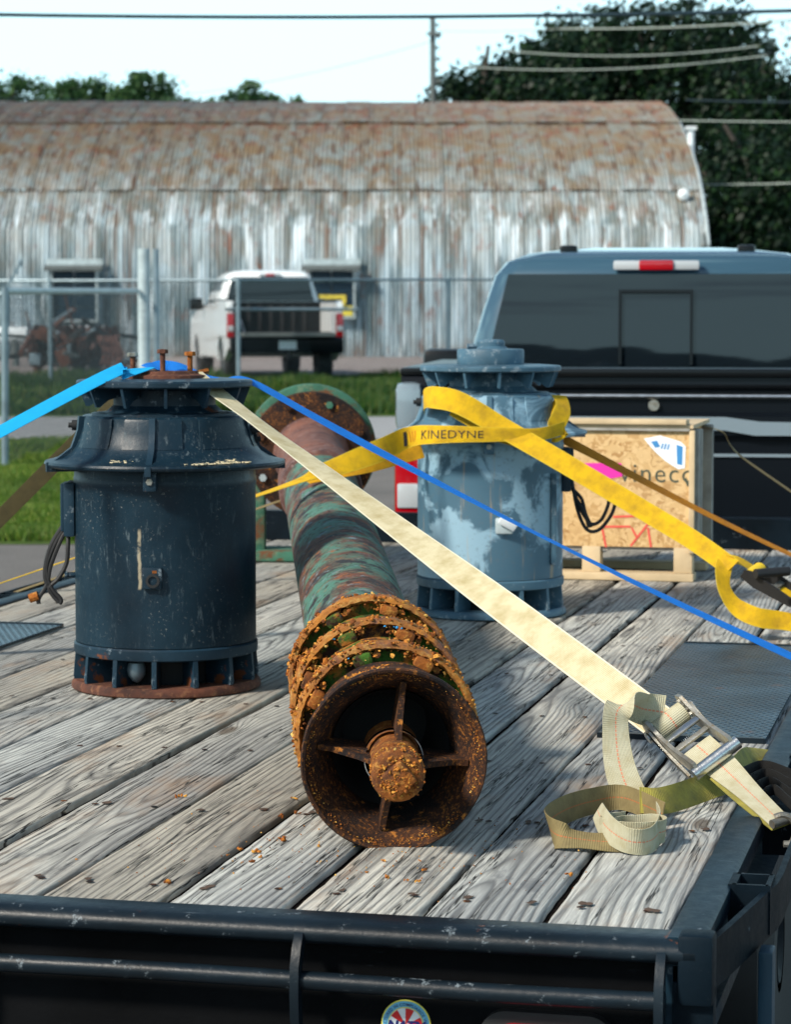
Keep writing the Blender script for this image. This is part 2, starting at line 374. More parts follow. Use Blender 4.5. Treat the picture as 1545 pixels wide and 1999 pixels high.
M['rust_base'] = mat_rust('dull_red_rust', (.13, .045, .026), (.045, .022, .018), (.22, .10, .05), 12, bump=.4)
M['bowl'] = mat_rust('green_bowl_iron', (.045, .13, .012), (.014, .032, .007), (.12, .07, .015), 9,
                     [((.34, .13, .02), .52, .58, 15, (1, 1, 1)), ((.035, .014, .008), .50, .58, 26, (1, 1, 1)), ((.05, .34, .62), .715, .73, 16, (1, 1, 1))])
M['ring'] = mat_rust('clay_caked_ring', (.46, .18, .028), (.14, .055, .022), (.46, .27, .08), 12,
                     [((.15, .07, .05), .55, .63, 9, (1, 1, 1)), ((.10, .36, .28), .68, .72, 30, (1, 1, 1)), ((.30, .11, .025), .54, .62, 28, (1, 1, 1))])
M['pipe'] = mat_rust('mottled_green_column_pipe', (.14, .055, .035), (.045, .028, .026), (.22, .10, .06), 11,
                     [((.065, .17, .13), .45, .55, 1.0, (4.5, 4.5, 9)), ((.15, .23, .26), .56, .64, 1.0, (14, 14, 26)), ((.022, .026, .032), .53, .60, 1.0, (10, 10, 20)),
                      ((.05, .40, .20), .66, .71, 1.0, (9, 9, 12)), ((.26, .09, .03), .58, .66, 24, (1, 1, 1)), ((.03, .02, .018), .56, .61, 50, (1, 1, 1)), ((.20, .17, .15), .62, .66, 70, (1, 1, 1))], bump=.5)
M['pipe_far'] = mat_rust('brown_column_pipe', (.20, .085, .06), (.07, .04, .04), (.24, .17, .16), 10, bump=.5)
M['green'] = mat_rust('chipped_green_paint', (.05, .17, .115), (.03, .09, .06), (.13, .19, .12), 6, [((.13, .055, .025), .54, .62, 9, (1, 1, 1))], bump=.2)
M['mud'] = mat_mud()
M['steel'] = plain('bright_zinc_steel', (.62, .64, .62), .28, 1, .2, 30, .15)
M['steel_dull'] = mat_rust('zinc_with_dirt', (.42, .42, .38), (.20, .19, .16), (.30, .22, .13), 18, rough=.4, bump=.25)
M['steel_dull'].node_tree.nodes['Principled BSDF'].inputs['Metallic'].default_value = .7
M['chrome'] = plain('chrome', (.8, .82, .84), .08, 1, .05)
M['web_white'] = mat_web('cream_webbing', (.68, .61, .40), None, (.40, .31, .13), .85, edge=(.74, .70, .54))
M['web_line'] = mat_web('cream_webbing_red_stitch', (.52, .50, .36), (.72, .10, .03), (.33, .27, .13), .75)
M['web_tan'] = mat_web('dirty_tan_webbing', (.25, .20, .09), (.55, .12, .04), (.12, .09, .045), .7)
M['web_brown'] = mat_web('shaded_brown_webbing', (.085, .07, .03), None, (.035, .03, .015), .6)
M['web_olive'] = mat_web('olive_yellow_webbing', (.34, .30, .06), None, (.10, .10, .05), .85)
M['web_dark'] = mat_web('black_webbing', (.010, .010, .010), None, (.02, .018, .014), .5)
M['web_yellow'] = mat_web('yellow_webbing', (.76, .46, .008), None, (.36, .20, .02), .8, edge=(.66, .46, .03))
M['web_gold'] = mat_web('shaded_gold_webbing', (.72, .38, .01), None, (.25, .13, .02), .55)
M['web_orange'] = mat_web('rust_orange_webbing', (.58, .22, .01), None, (.25, .09, .02), .5)
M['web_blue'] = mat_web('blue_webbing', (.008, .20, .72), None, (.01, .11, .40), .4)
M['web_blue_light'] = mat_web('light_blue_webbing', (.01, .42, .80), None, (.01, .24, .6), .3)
M['osb'] = mat_osb(); M['pine'] = plain('pale_pine_board', (.56, .43, .26), .7, 0, .2, 8, .2)
M['pine_grey'] = plain('greyed_pine_post', (.30, .29, .26), .8, 0, .25, 20, .3)
M['gap_shade'] = plain('painted_gap_shade', (.012, .010, .009), 1, 0, .5, 60, .5, spec=.0)  # shade of the deck seams as a near-black colour
M['rubber'] = plain('black_rubber', (.012, .012, .013), .6, 0, .2, 20, .1)
M['tape'] = plain('magenta_tape', (.85, .03, .38), .5, 0, .06)
M['label'] = plain('white_paper_label', (.82, .88, .92), .5, 0, .03)
M['ink_blue'] = plain('blue_ink', (.05, .25, .55), .5, 0, .1); M['ink_black'] = plain('black_ink', (.012, .012, .015), .6, 0, .1)
M['ink_red'] = plain('red_crayon', (.75, .10, .07), .6, 0, .2); M['ink_stencil'] = plain('dark_green_stencil', (.06, .075, .05), .7, 0, .25, 40)
M['yellow_vinyl'] = plain('yellow_vinyl', (.85, .75, .12), .35, 0, .03); M['white_vinyl'] = plain('white_vinyl', (.78, .82, .84), .35, 0, .03)
M['red_vinyl'] = plain('red_vinyl', (.65, .02, .02), .35, 0, .03); M['navy_vinyl'] = plain('navy_vinyl', (.01, .02, .16), .35, 0, .03); M['cyan_vinyl'] = plain('light_blue_vinyl', (.18, .55, .78), .35, 0, .03)
def lens(name, col, coat=.5, rough=.12, spec=.6):
    t = NT(name, rough, 0, spec); t.set('Base Color', col); t.b.inputs['Coat Weight'].default_value = coat; return t.m
M['red_lens'] = lens('red_lens', (.38, .003, .010), .2); M['clear_lens'] = lens('clear_lens', (.45, .48, .50))
M['car_dark'] = lens('graphite_car_paint', (.004, .006, .009), 0, .3, .2); M['car_black'] = lens('gloss_black_trim', (.003, .004, .005), 0, .3, .3); M['car_white'] = lens('white_car_paint', (.86, .89, .90))
M['car_silver'] = lens('satin_silver', (.20, .26, .30)); M['car_pillar'] = lens('sky_lit_graphite_paint', (.035, .085, .125), 1, .15, .5)  # car_pillar: graphite with the sky highlight put into a lighter, bluer colour
tg = NT('tinted_rear_glass', .03, 0, .5); tg.set('Base Color', (.006, .010, .014)); tg.b.inputs['IOR'].default_value = 1.5; M['glass'] = tg.m
M['galv'] = mat_galv(); M['galv_pipe'] = plain('galvanized_pipe', (.20, .27, .31), .45, .4, .2, 6)
M['mesh_wire'] = plain('weathered_wire', (.03, .048, .055), .7, .0)
M['galv_pale'] = plain('pale_galvanized_rail', (.42, .50, .52), .5, .2, .2, 6)
M['white_wood'] = plain('flaking_white_paint', (.70, .76, .78), .6, 0, .2, 3)
M['window'] = lens('dark_window_pane', (.008, .025, .045), 0, .3, .25)
M['post'] = plain('weathered_pole', (.10, .12, .12), .8, 0, .2, 4); M['cable'] = plain('black_cable', (.012, .035, .05), .5)
M['cable_pale'] = plain('aluminium_wire', (.30, .36, .33), .5, .3)
M['leaf_far'] = mat_leaf('far_leaves', (.02, .055, .022), (.035, .11, .03), (.10, .19, .045))
M['leaf_big'] = mat_leaf('dark_tree_leaves', (.003, .014, .007), (.006, .026, .010), (.02, .06, .014))
M['bark'] = plain('bark', (.05, .042, .034), .9, 0, .3, 6, .5)
M['grass'] = mat_leaf('grass_blades', (.04, .10, .010), (.10, .21, .015), (.30, .31, .07))
M['grass_dark'] = mat_leaf('dark_grass_blades', (.010, .045, .010), (.04, .12, .012), (.20, .22, .05))
M['g_grass'] = mat_ground('mown_grass_soil', (.035, .08, .015), (.08, .16, .02), (.11, .12, .05))
M['g_gravel'] = mat_ground('grey_gravel', (.15, .145, .14), (.21, .20, .19), (.10, .095, .09), .8, 45, .8)
M['g_lot'] = mat_ground('pinkish_gravel_lot', (.24, .21, .20), (.30, .27, .26), (.18, .16, .15), .5, 12)
M['g_road'] = mat_ground('pale_asphalt', (.27, .28, .29), (.33, .34, .35), (.22, .23, .24), .4, 30, .3)

# ------------------------------------------------------------------ ground
def gh(y):
    if y < 28: return 0.0
    if y < 45: return .45*(y-28)/17
    if y < 52: return .45+.10*(y-45)/7
    return .55
def sheet(name, mat, y0, y1, x0, x1, dz, wob=0, kind='structure'):
    ys = sorted({y0, y1, *[b for b in (28, 45, 52) if y0 < b < y1], *([y0+(y1-y0)*i/6 for i in range(1, 6)] if y1-y0 < 100 else [])})
    mb = MB(); n = 60 if wob else 2; vs = []; fs = []
    for y in ys:
        for i in range(n+1):
            x = x0+(x1-x0)*i/n; yy = y
            if wob and y in (y0, y1): yy += wob*mnoise.noise(Vector((x*.8, y, 3)))+wob*.4*mnoise.noise(Vector((x*4, y, 5)))
            vs.append((x, yy, gh(yy)+dz))
    for j in range(len(ys)-1):
        for i in range(n): fs.append((j*(n+1)+i, j*(n+1)+i+1, (j+1)*(n+1)+i+1, (j+1)*(n+1)+i))
    mb.add(vs, fs); o = build(name, mb, mat, None, smooth=0); o['kind'] = kind; return o
sheet('ground', M['g_gravel'], -400, 1500, -900, 900, 0)
sheet('lawn', M['g_grass'], 19, 32, -40, -1.5, .006, .35)
sheet('road', M['g_road'], 32.1, 36.2, -60, 60, .010, .05)
sheet('verge', M['g_grass'], 36.1, 45.6, -60, 60, .014, .25)
sheet('yard', M['g_lot'], 45.6, 95, -60, 60, .008, .2)

def grass(name, mat, n, xr, yr, h, w, label, seed, skip=None):
    rnd = random.Random(seed); mb = MB(); vs = []; fs = []
    for i in range(n):
        y = yr[0]+(yr[1]-yr[0])*rnd.random(); x = (xr[0]+(xr[1]-xr[0])*rnd.random())*(y/yr[1])
        hh = h*(.4+.9*max(0, mnoise.noise(Vector((x*.9, y*.9, 1)))+.45))*rnd.uniform(.6, 1.2); z = gh(y)+.012
        for k in range(3):
            a = rnd.random()*PI; dx, dy = math.cos(a)*w, math.sin(a)*w; lx, ly = rnd.uniform(-.4, .4)*hh, rnd.uniform(-.4, .4)*hh
            ox, oy = rnd.uniform(-.03, .03), rnd.uniform(-.03, .03); b = len(vs)
            vs += [(x+ox-dx, y+oy-dy, z), (x+ox+dx, y+oy+dy, z), (x+ox+lx, y+oy+ly, z+hh)]; fs.append((b, b+1, b+2))
    mb.add(vs, fs); return single(name, mb, mat, label, 'grass', kind='stuff', smooth=0)
grass('lawn_grass', M['grass'], 26000, (-5.4, -2.6), (19.2, 32), .07, .009, 'short bright green grass between gravel and road at left', 3)
grass('verge_grass', M['grass_dark'], 24000, (-7.6, 1.6), (36.4, 45.4), .20, .014, 'taller dark green grass along the chain link fence', 4)

# ------------------------------------------------------------------ quonset building
BY, BX, BZ = 62.0, (P(1380, 500, Y=62).x), .55
prof = [(62, .55), (62, 2.7)]
for (px, py) in ((1379, 480), (1374, 432), (1367, 387), (1358, 342), (1342, 290), (1322, 245), (1302, 218), (1284, 206)):
    Yp = BX*FPX/(px-IW/2); prof.append((Yp, P(px, py, Y=Yp).z))
prof += [(77.5, prof[-1][1]+.16), (80, prof[-1][1]+.20)]
seg = [0]
for a, b in zip(prof, prof[1:]): seg.append(seg[-1]+math.hypot(b[0]-a[0], b[1]-a[1]))
def prof_at(s):
    for i in range(len(seg)-1):
        if s <= seg[i+1] or i == len(seg)-2:
            t = (s-seg[i])/(seg[i+1]-seg[i]); break
    a, b = prof[i], prof[i+1]; d = Vector((b[0]-a[0], b[1]-a[1])).normalized()
    return a[0]+(b[0]-a[0])*t, a[1]+(b[1]-a[1])*t, -d.y, d.x
bld = thing('quonset_building', 'long rusty corrugated arched shed behind the fence and white pickup', 'building', (BX-10, BY, BZ))
def s_at_z(z): return next(seg[i]+(seg[i+1]-seg[i])*(z-prof[i][1])/(prof[i+1][1]-prof[i][1]) for i in range(len(prof)-1) if prof[i+1][1] >= z > prof[i][1]-1e-6)
rows = [(0, s_at_z(4.50)+.06), (s_at_z(4.50), s_at_z(6.40)+.06), (s_at_z(6.40), seg[-1])]
SW = .62; ncol = 33
for r_i, (s0, s1) in enumerate(rows):
    ns = (3, 10, 14)[r_i]
    for c_i in range(ncol):
        rnd = random.Random(c_i*7+r_i); x1 = BX-c_i*SW; x0 = x1-SW-.03; off = .016*((c_i+r_i) % 2)+.045*r_i+rnd.uniform(0, .01)
        mb = MB(); vs = []; fs = []; nx = 36; tilt = rnd.uniform(-.010, .010)
        for j in range(ns+1):
            y, z, ny, nz = prof_at(s0+(s1-s0)*j/ns)
            for i in range(nx+1):
                x = x0+(x1-x0)*i/nx; d = off+.024*math.sin(2*PI*x/.1033)+tilt*(i/nx-.5)+.02*mnoise.noise(Vector((x*.6, z*.6, r_i)))
                vs.append((x, y+ny*d, z+nz*d))
        for j in range(ns):
            for i in range(nx): fs.append((j*(nx+1)+i, j*(nx+1)+i+1, (j+1)*(nx+1)+i+1, (j+1)*(nx+1)+i))
        mb.add(vs, fs); part('wall_sheet' if r_i == 0 else 'roof_sheet', mb, M['galv'], bld, smooth=60)
mb = MB(); ridge = prof[-1][0]
poly = [(y, z) for y, z in prof]+[(2*ridge-y, z) for y, z in reversed(prof[:-1])]
mb.prism(poly, 'x', BX-.14, BX-.05); part('end_wall', mb, M['galv'], bld, smooth=0)
mb = MB(); vs = []
back = [(2*ridge-y, z) for y, z in reversed(prof)]
mb.prism([(y, z) for y, z in back]+[(y-.1, z-.1) for y, z in reversed(back)], 'x', BX-ncol*SW, BX); part('rear_roof', mb, M['galv'], bld, smooth=60)
mb = MB(); mb.tube([(BX+.03, y-.04, z+.03) for y, z in prof], .04, 6); part('edge_trim', mb, M['galv_pale'], bld)
mb = MB(); q = P(1340, 381, Y=63.4); mb.lathe([(.001, 0), (.14, 0), (.14, .1), (.001, .16)], 20, Matrix.Translation(Vector((q.x-.1, q.y-.35, q.z))) @ Matrix.Rotation(PI/2, 4, 'X')); part('wall_lamp', mb, M['white_wood'], bld)
for k, (xa, xb, ya, yb) in enumerate(((103, 187, 528, 624), (606, 690, 528, 618))):
    a = P(xa, yb, Y=BY-.12); b = P(xb, ya, Y=BY-.12); w = b.x-a.x; h = b.z-a.z; cx, cz = (a.x+b.x)/2, (a.z+b.z)/2
    mb = MB()
    for s_ in (-1, 1): mb.box((cx+s_*(w/2+.025), BY-.14, cz), (.05, .20, h+.10))
    mb.box((cx, BY-.14, cz-h/2-.025), (w, .20, .05)); mb.box((cx, BY-.15, cz+h/2+.025), (w, .18, .05)); mb.box((cx, BY-.08, cz+h/2+.20), (w+.3, .06, .14))
    fr = part('window_frame', mb, M['galv_pale'], bld, smooth=0)
    mb = MB(); mb.box((cx, BY-.30, cz+h/2+.06), (w+.34, .36, .07), rot=Matrix.Rotation(R(12), 3, 'X')); part('window_hood', mb, M['post'], bld, smooth=0)
    for i in range(2):
        for j in range(4):
            mb = MB(); mb.box((cx+(i-.5)*w/2, BY-.12, cz+(j-1.5)*h/4), (w/2-.05, .03, h/4-.04)); part('pane', mb, M['window'] if not (k == 1 and j < 1) else plain('yellow_board', (.62, .52, .06), .6), fr, smooth=0)
    if k == 1:
        mb = MB(); mb.box((cx+.02, BY-.17, cz-h*.14), (w*.62, .03, h*.22)); part('board', mb, plain('yellow_sign_board', (.62, .50, .05), .6), fr, smooth=0)
single('vent_post', MB().cyl(P(1352, 480, Y=66), P(1350, 250, Y=66), .085, 12).box(P(1350, 250, Y=66), (.26, .26, .08)), M['white_wood'], 'pale metal post standing behind the right end of the rusty shed', 'post')

# ------------------------------------------------------------------ trees
def tree(name, label, base, blobs, n, leaf, mat, group, seed, clump=.9, low=0):
    rnd = random.Random(seed); base = Vector(base); base.z = gh(base.y); t = thing(name, label, 'tree', base, group=group)
    top = max(c[2]+r[2]*.5 for c, r in blobs)
    mb = MB(); mb.tube([base+Vector((rnd.uniform(-.1, .1)*k, 0, (top-base.z)*k/5)) for k in range(6)], [.34, .28, .24, .2, .14, .06], 8)
    tr = part('trunk', mb, M['bark'], t)
    for c, r in blobs:
        for k in range(3):
            a = base+Vector((0, 0, (c[2]-base.z)*rnd.uniform(.3, .6))); e = Vector(c)+Vector((rnd.uniform(-.6, .6)*r[0], rnd.uniform(-.5, .5)*r[1], rnd.uniform(-.3, .6)*r[2])); m = (a+e)/2+Vector((0, 0, .4))
            mb = MB().tube([a, m, e], [.14, .09, .03], 6); part('limb', mb, M['bark'], t)
    vs = []; fs = []; wts = [r[0]*r[1]*r[2] for c, r in blobs]; tot = sum(wts)
    for (c, r), w in zip(blobs, wts):
        nc = max(6, int(n*w/tot/36*.85))
        for k in range(nc):
            while 1:
                d = Vector((rnd.uniform(-1, 1), rnd.uniform(-1, 1), rnd.uniform(-1, 1)))
                if .25 < d.length < 1: break
            d = d*(1+.16*mnoise.noise(d*2.3)); cc = Vector(c)+Vector((d.x*r[0], d.y*r[1], d.z*r[2])); cs = clump*rnd.uniform(.5, 1.15)
            for j in range(36):
                p = cc+Vector((rnd.gauss(0, .45), rnd.gauss(0, .45), rnd.gauss(0, .33)))*cs
                s_ = leaf*rnd.uniform(.6, 1.4); q = Vector((rnd.gauss(0, 1), rnd.gauss(0, 1), rnd.gauss(0, 1))).normalized(); u = q.orthogonal().normalized()*s_; v = q.cross(u).normalized()*s_*.6
                b = len(vs); vs += [p-u, p-v, p+u, p+v]; fs.append((b, b+1, b+2, b+3))
    mb = MB(); mb.v = [tuple(v) for v in vs]; mb.f = fs; part('crown', mb, mat, t, smooth=0); return t
def blob(px, py, Y, rx, rz, ry=None): return (P(px, py, Y=Y), (rx, ry or rx, rz))
tree('dark_tree', 'tallest dark tree behind the right end of the shed', P(1330, 500, Y=96), [blob(1330, 95, 96, 3.3, 1.7), blob(1250, 80, 95, 2.4, 1.3), blob(1200, 125, 97, 2.2, 1.4), blob(1400, 130, 97, 2.3, 1.8), blob(1290, 210, 95, 3.2, 1.8), blob(1420, 250, 97, 3, 2)], 20000, .13, M['leaf_big'], 'dark trees behind the shed', 11)
tree('dark_tree', 'dark tree rising above the shed roof just right of the utility pole', P(960, 480, Y=92), [blob(935, 178, 92, 1.3, .7), blob(1005, 160, 93, 1.5, .9), blob(880, 200, 92, .8, .45), blob(1085, 130, 94, 1.6, 1.1), blob(1060, 200, 92, 2.2, 1.0)], 14000, .12, M['leaf_big'], 'dark trees behind the shed', 12)
tree('dark_tree', 'dark tree with sky gaps over the middle of the shed roof', P(1140, 480, Y=98), [blob(1150, 90, 98, 1.8, 1.3), blob(1170, 190, 97, 2.0, 1.0), blob(1110, 190, 98, 1.6, .9), blob(1210, 190, 99, 1.5, 1.1)], 7000, .12, M['leaf_big'], 'dark trees behind the shed', 13)
tree('dark_tree', 'dark tree at the right edge sloping down from the tallest crown', P(1500, 500, Y=92), [blob(1470, 200, 92, 2.2, 1.7), blob(1540, 240, 92, 2.2, 1.5), blob(1500, 330, 91, 3, 2), blob(1600, 330, 92, 3, 2), blob(1440, 160, 93, 1.4, 1)], 15000, .13, M['leaf_big'], 'dark trees behind the shed', 14)
tree('dark_tree', 'low dark tree filling the gap between shed and right edge', P(1440, 560, Y=86), [blob(1430, 400, 86, 2.6, 2), blob(1500, 440, 85, 2.6, 2), blob(1420, 520, 86, 2.6, 1.8), blob(1560, 430, 85, 2.4, 2.3), blob(1510, 540, 84, 3, 1.6), blob(1400, 300, 89, 1.8, 1.6)], 20000, .13, M['leaf_big'], 'dark trees behind the shed', 15)
tree('leafy_tree', 'leafy tree at the left edge above the shed roof', P(20, 480, Y=112), [blob(35, 185, 112, 1.5, .85), blob(-20, 195, 112, 1.8, 1), blob(80, 205, 112, 1.0, .7)], 5000, .10, M['leaf_far'], 'far trees beyond the shed roof', 21, .6)
tree('leafy_tree', 'leafy tree second from the left above the shed roof', P(170, 480, Y=110), [blob(165, 190, 110, 1.3, .85), blob(205, 195, 110, 1.0, .8), blob(130, 205, 110, .8, .6)], 4500, .10, M['leaf_far'], 'far trees beyond the shed roof', 22, .55)
tree('leafy_tree', 'round leafy tree above the shed roof left of the gap of sky', P(285, 480, Y=108), [blob(285, 180, 108, 1.15, .85), blob(255, 200, 108, .8, .8), blob(320, 198, 108, .7, .7)], 4500, .10, M['leaf_far'], 'far trees beyond the shed roof', 23, .5)
tree('leafy_tree', 'small pointed tree alone above the middle of the shed roof', P(495, 480, Y=120), [blob(492, 185, 120, .75, .55), blob(525, 198, 120, .7, .35), blob(462, 198, 120, .7, .35), blob(570, 202, 120, .6, .25)], 2600, .10, M['leaf_far'], 'far trees beyond the shed roof', 24, .4)
tree('leafy_tree', 'tiny tree top barely showing above the shed roof', P(400, 480, Y=118), [blob(372, 205, 118, .35, .25), blob(410, 204, 118, .4, .25)], 700, .09, M['leaf_far'], 'far trees beyond the shed roof', 25, .3)
# the wood behind the viewer that the truck window mirrors
def wood_line():
    rnd = random.Random(5); vs = []; fs = []
    for i in range(24000):
        x = rnd.uniform(-110, 120); top = 6.5+3.2*mnoise.noise(Vector((x*.10, 0, 0)))+2.2*mnoise.noise(Vector((x*.45, 2, 0))); z = rnd.random()**.8*max(1.5, top); y = -70+rnd.uniform(-2, 2)
        s_ = .55*rnd.uniform(.5, 1.3); q = Vector((rnd.gauss(0, .5), 1, rnd.gauss(0, .5))).normalized(); u = q.orthogonal().normalized()*s_; v = q.cross(u)*.8; p = Vector((x, y, z)); b = len(vs)
        vs += [tuple(p-u), tuple(p-v), tuple(p+u), tuple(p+v)]; fs.append((b, b+1, b+2, b+3))
    mb = MB(); mb.v = vs; mb.f = fs; single('distant_wood', mb, M['leaf_big'], 'distant line of trees behind the viewer mirrored in the truck window', 'wood', kind='stuff', smooth=0)
wood_line()

# ------------------------------------------------------------------ pole and wires
pole = thing('utility_pole', 'thin utility pole with insulators behind the shed', 'pole', Vector((P(848, 480, Y=90).x, 90, .55)))
part('shaft', MB().cyl((pole.location.x, 90, .55), P(845, 34, Y=90), .14, 10, .10), M['post'], pole)
for k in range(6): part('insulator', MB().cyl(P(852, 50+k*22, Y=89.9), P(857+k % 2*3, 48+k*22, Y=89.9), .06, 8), M['post'], pole)
part('cross_arm', MB().box(P(848, 66, Y=89.8), (.5, .1, .1)), M['post'], pole, smooth=0)
def wire(a, b, sag, r, mat, label, n=24):
    pts = [a.lerp(b, i/n)-Vector((0, 0, sag*4*(i/n)*(1-i/n))) for i in range(n+1)]
    return single('power_line', MB().tube(pts, r, 6), mat, label, 'wire')
wire(P(-400, 20, Y=26), P(1900, 10, Y=26), .09, .021, M['cable'], 'thick black cable crossing the whole sky near the top')
wire(P(1095, 56, Y=88), P(1900, 0, Y=80), .25, .028, M['cable_pale'], 'pale wire over the top of the tallest dark tree')
wire(P(970, 97, Y=88), P(1480, 90, Y=86), .26, .026, M['cable_pale'], 'upper pale wire of the pair across the dark trees')
wire(P(905, 130, Y=88), P(1500, 108, Y=86), .26, .026, M['cable_pale'], 'lower pale wire of the pair across the dark trees')
wire(P(845, 60, Y=90), P(1095, 56, Y=88), .05, .012, M['cable_pale'], 'faint wire from the utility pole to the first dark tree')
wire(P(845, 80, Y=90), P(300, 190, Y=120), .3, .010, M['cable_pale'], 'faint upper wire sloping left from the utility pole')
wire(P(-200, 186, Y=92), P(900, 200, Y=92), .1, .014, M['cable'], 'dark wire skimming the shed ridge at left')
wire(P(1340, 195, Y=82), P(1900, 190, Y=80), .1, .022, M['cable'], 'dark wire level with the shed ridge at right')
wire(P(1320, 235, Y=82), P(1900, 235, Y=78), .05, .02, M['cable_pale'], 'thin pale wire just right of the shed roof curve')
wire(P(1366, 360, Y=75), P(1900, 330, Y=70), .12, .022, M['cable_pale'], 'pale wire crossing the dark gap right of the shed')

# ------------------------------------------------------------------ fences
def chain_link(name, a, b, h, parent, mat, step=.062, r=.0020):
    """two sets of slanted wires between ground points a and b"""
    a = Vector(a); b = Vector(b); L = (b-a).length; d = (b-a)/L; k = h/math.tan(R(45)); mb = MB(); vs = []; fs = []
    nrm = Vector((d.y, -d.x, 0))*r
    t = -k
    while t < L:
        for s_ in (1, -1):
            t0, z0, t1, z1 = (t, 0, t+k, h) if s_ == 1 else (t+k, 0, t, h)
            def clip(tt, zz, ot, oz):
                if tt < 0: zz = zz+(oz-zz)*(0-tt)/(ot-tt); tt = 0
                if tt > L: zz = zz+(oz-zz)*(L-tt)/(ot-tt); tt = L
                return tt, zz
            p0 = clip(t0, z0, t1, z1); p1 = clip(t1, z1, t0, z0)
            if abs(p1[0]-p0[0]) < .01: continue
            A = a+d*p0[0]+Vector((0, 0, p0[1])); B = a+d*p1[0]+Vector((0, 0, p1[1])); w = (d*(-(p1[1]-p0[1]))+Vector((0, 0, p1[0]-p0[0]))).normalized()*r
            bb = len(vs); vs += [A+w, A-w*.5+nrm, A-w*.5-nrm, B+w, B-w*.5+nrm, B-w*.5-nrm]
            fs += [(bb, bb+1, bb+4, bb+3), (bb+1, bb+2, bb+5, bb+4), (bb+2, bb, bb+3, bb+5)]
        t += step*1.414
    mb.v = [tuple(v) for v in vs]; mb.f = fs; o = part(name, mb, mat, parent, smooth=0); o['kind'] = 'stuff'; return o
fence = thing('chain_link_fence', 'long chain link fence running in front of the shed and white pickup', 'fence', (-3, 44, gh(44)))
fp = [(-140, 43.5), (97, 43.0), (465, 42.4), (875, 46.5), (1180, 48)]
pts = []
for px, Y in fp:
    g = P(px, 600, Y=Y); pts.append(Vector((g.x, Y, gh(Y))))
tops = [Vector((p.x, p.y, P(0, yy, Y=p.y).z)) for p, yy in zip(pts, (548, 548, 547, 546, 546))]
for p, q in zip(pts, tops): part('post', MB().cyl(p, q+Vector((0, 0, .04)), .034, 10), M['galv_pipe'], fence)
for i in range(len(pts)-1):
    part('top_rail', MB().cyl(tops[i], tops[i+1], .024, 8), M['galv_pipe'], fence)
    chain_link('chain_link_mesh', pts[i], pts[i+1]+Vector((0, 0, pts[i].z-pts[i+1].z)), tops[i].z-pts[i].z, fence, M['mesh_wire'], .062, .0026)
part('brace_rail', MB().cyl(P(440, 604, Y=42.5), P(700, 604, Y=43.2), .026, 8), M['galv_pipe'], fence)
gate = thing('fence_gate', 'chain link gate with a pale top rail at the left edge', 'gate', (P(10, 900, z=0)))
g0 = P(9, 915, z=0.0); g1 = P(283, 600, Y=35.5); g1.z = gh(35.5); gt = P(9, 568, Y=g0.y); gt1 = P(268, 568, Y=35.5)
part('post', MB().cyl(g0, gt+Vector((0, 0, .04)), .040, 12), M['galv_pipe'], gate)
part('barbed_wire_arm', MB().box((gt+P(45, 505, Y=g0.y))/2, (.035, .02, (gt-P(45, 505, Y=g0.y)).length), rot=Matrix.Rotation(math.atan2(36, 63), 3, 'Y')), M['galv_pipe'], gate, smooth=0)
part('top_rail', MB().cyl(gt, gt1, .038, 10), M['galv_pale'], gate)
part('brace_wire', MB().cyl(gt+Vector((-1.2, 0, -.8)), gt, .02, 8), M['galv_pipe'], gate)
chain_link('chain_link_mesh', g0, Vector((gt1.x, gt1.y, g0.z)), gt.z-g0.z, gate, M['mesh_wire'], .07, .0030)
for k, (xa, xb) in enumerate(((268, 292), (297, 311))):
    a = P((xa+xb)/2, 486, Y=35.6); r_ = (xb-xa)/2/FPX*35.6
    single('gate_post', MB().cyl((a.x, a.y, gh(35.6)), a, r_, 16), M['galv_pale'] if k == 0 else M['galv_pipe'], ('thick pale gate post left of its thinner twin, before the shed' if k == 0 else 'thinner dark gate post right beside the thick pale one'), 'post', group='gate posts')

# rusty field machinery behind the fence
rnd = random.Random(9); V3 = Vector
hr = thing('disc_harrow', 'rusty disc harrow parked behind the fence at left', 'farm implement', Vector((P(150, 600, Y=50).x, 50, .52)))
for k in range(2):
    a = P(60+k*8, 690-k*30, Y=49.5+k); b = P(238-k*5, 690-k*28, Y=50+k); part('axle', MB().cyl(a, b, .03, 8), M['rust_base'], hr)
    for j in range(11):
        c = a.lerp(b, (j+.5)/11); part('disc', MB().lathe([(.001, .03), (.18, .015), (.27, -.03), (.265, -.04), (.17, 0), (.001, .015)], 20, Matrix.Translation(c) @ Matrix.Rotation(PI/2+rnd.uniform(-.1, .1), 4, 'Y') @ Matrix.Rotation(.35, 4, 'X')), M['rust_base' if j % 3 else 'pipe_far'], hr)
for k in range(6):
    a = P(65+k*32, 668, Y=49); b = P(100+k*26, 640+(k % 3)*8, Y=51); part('frame_bar', MB().box((a+b)/2, (.08, (b-a).length, .1), rot=(b-a).to_track_quat('Y', 'Z').to_matrix()), M['rust_base'], hr, smooth=0)
for k in range(5): part('tine', MB().tube([P(190+k*8, 655, Y=49), P(205+k*9, 690, Y=48.8), P(196+k*9, 712, Y=48.7)], .022, 6), M['pipe_far'], hr)
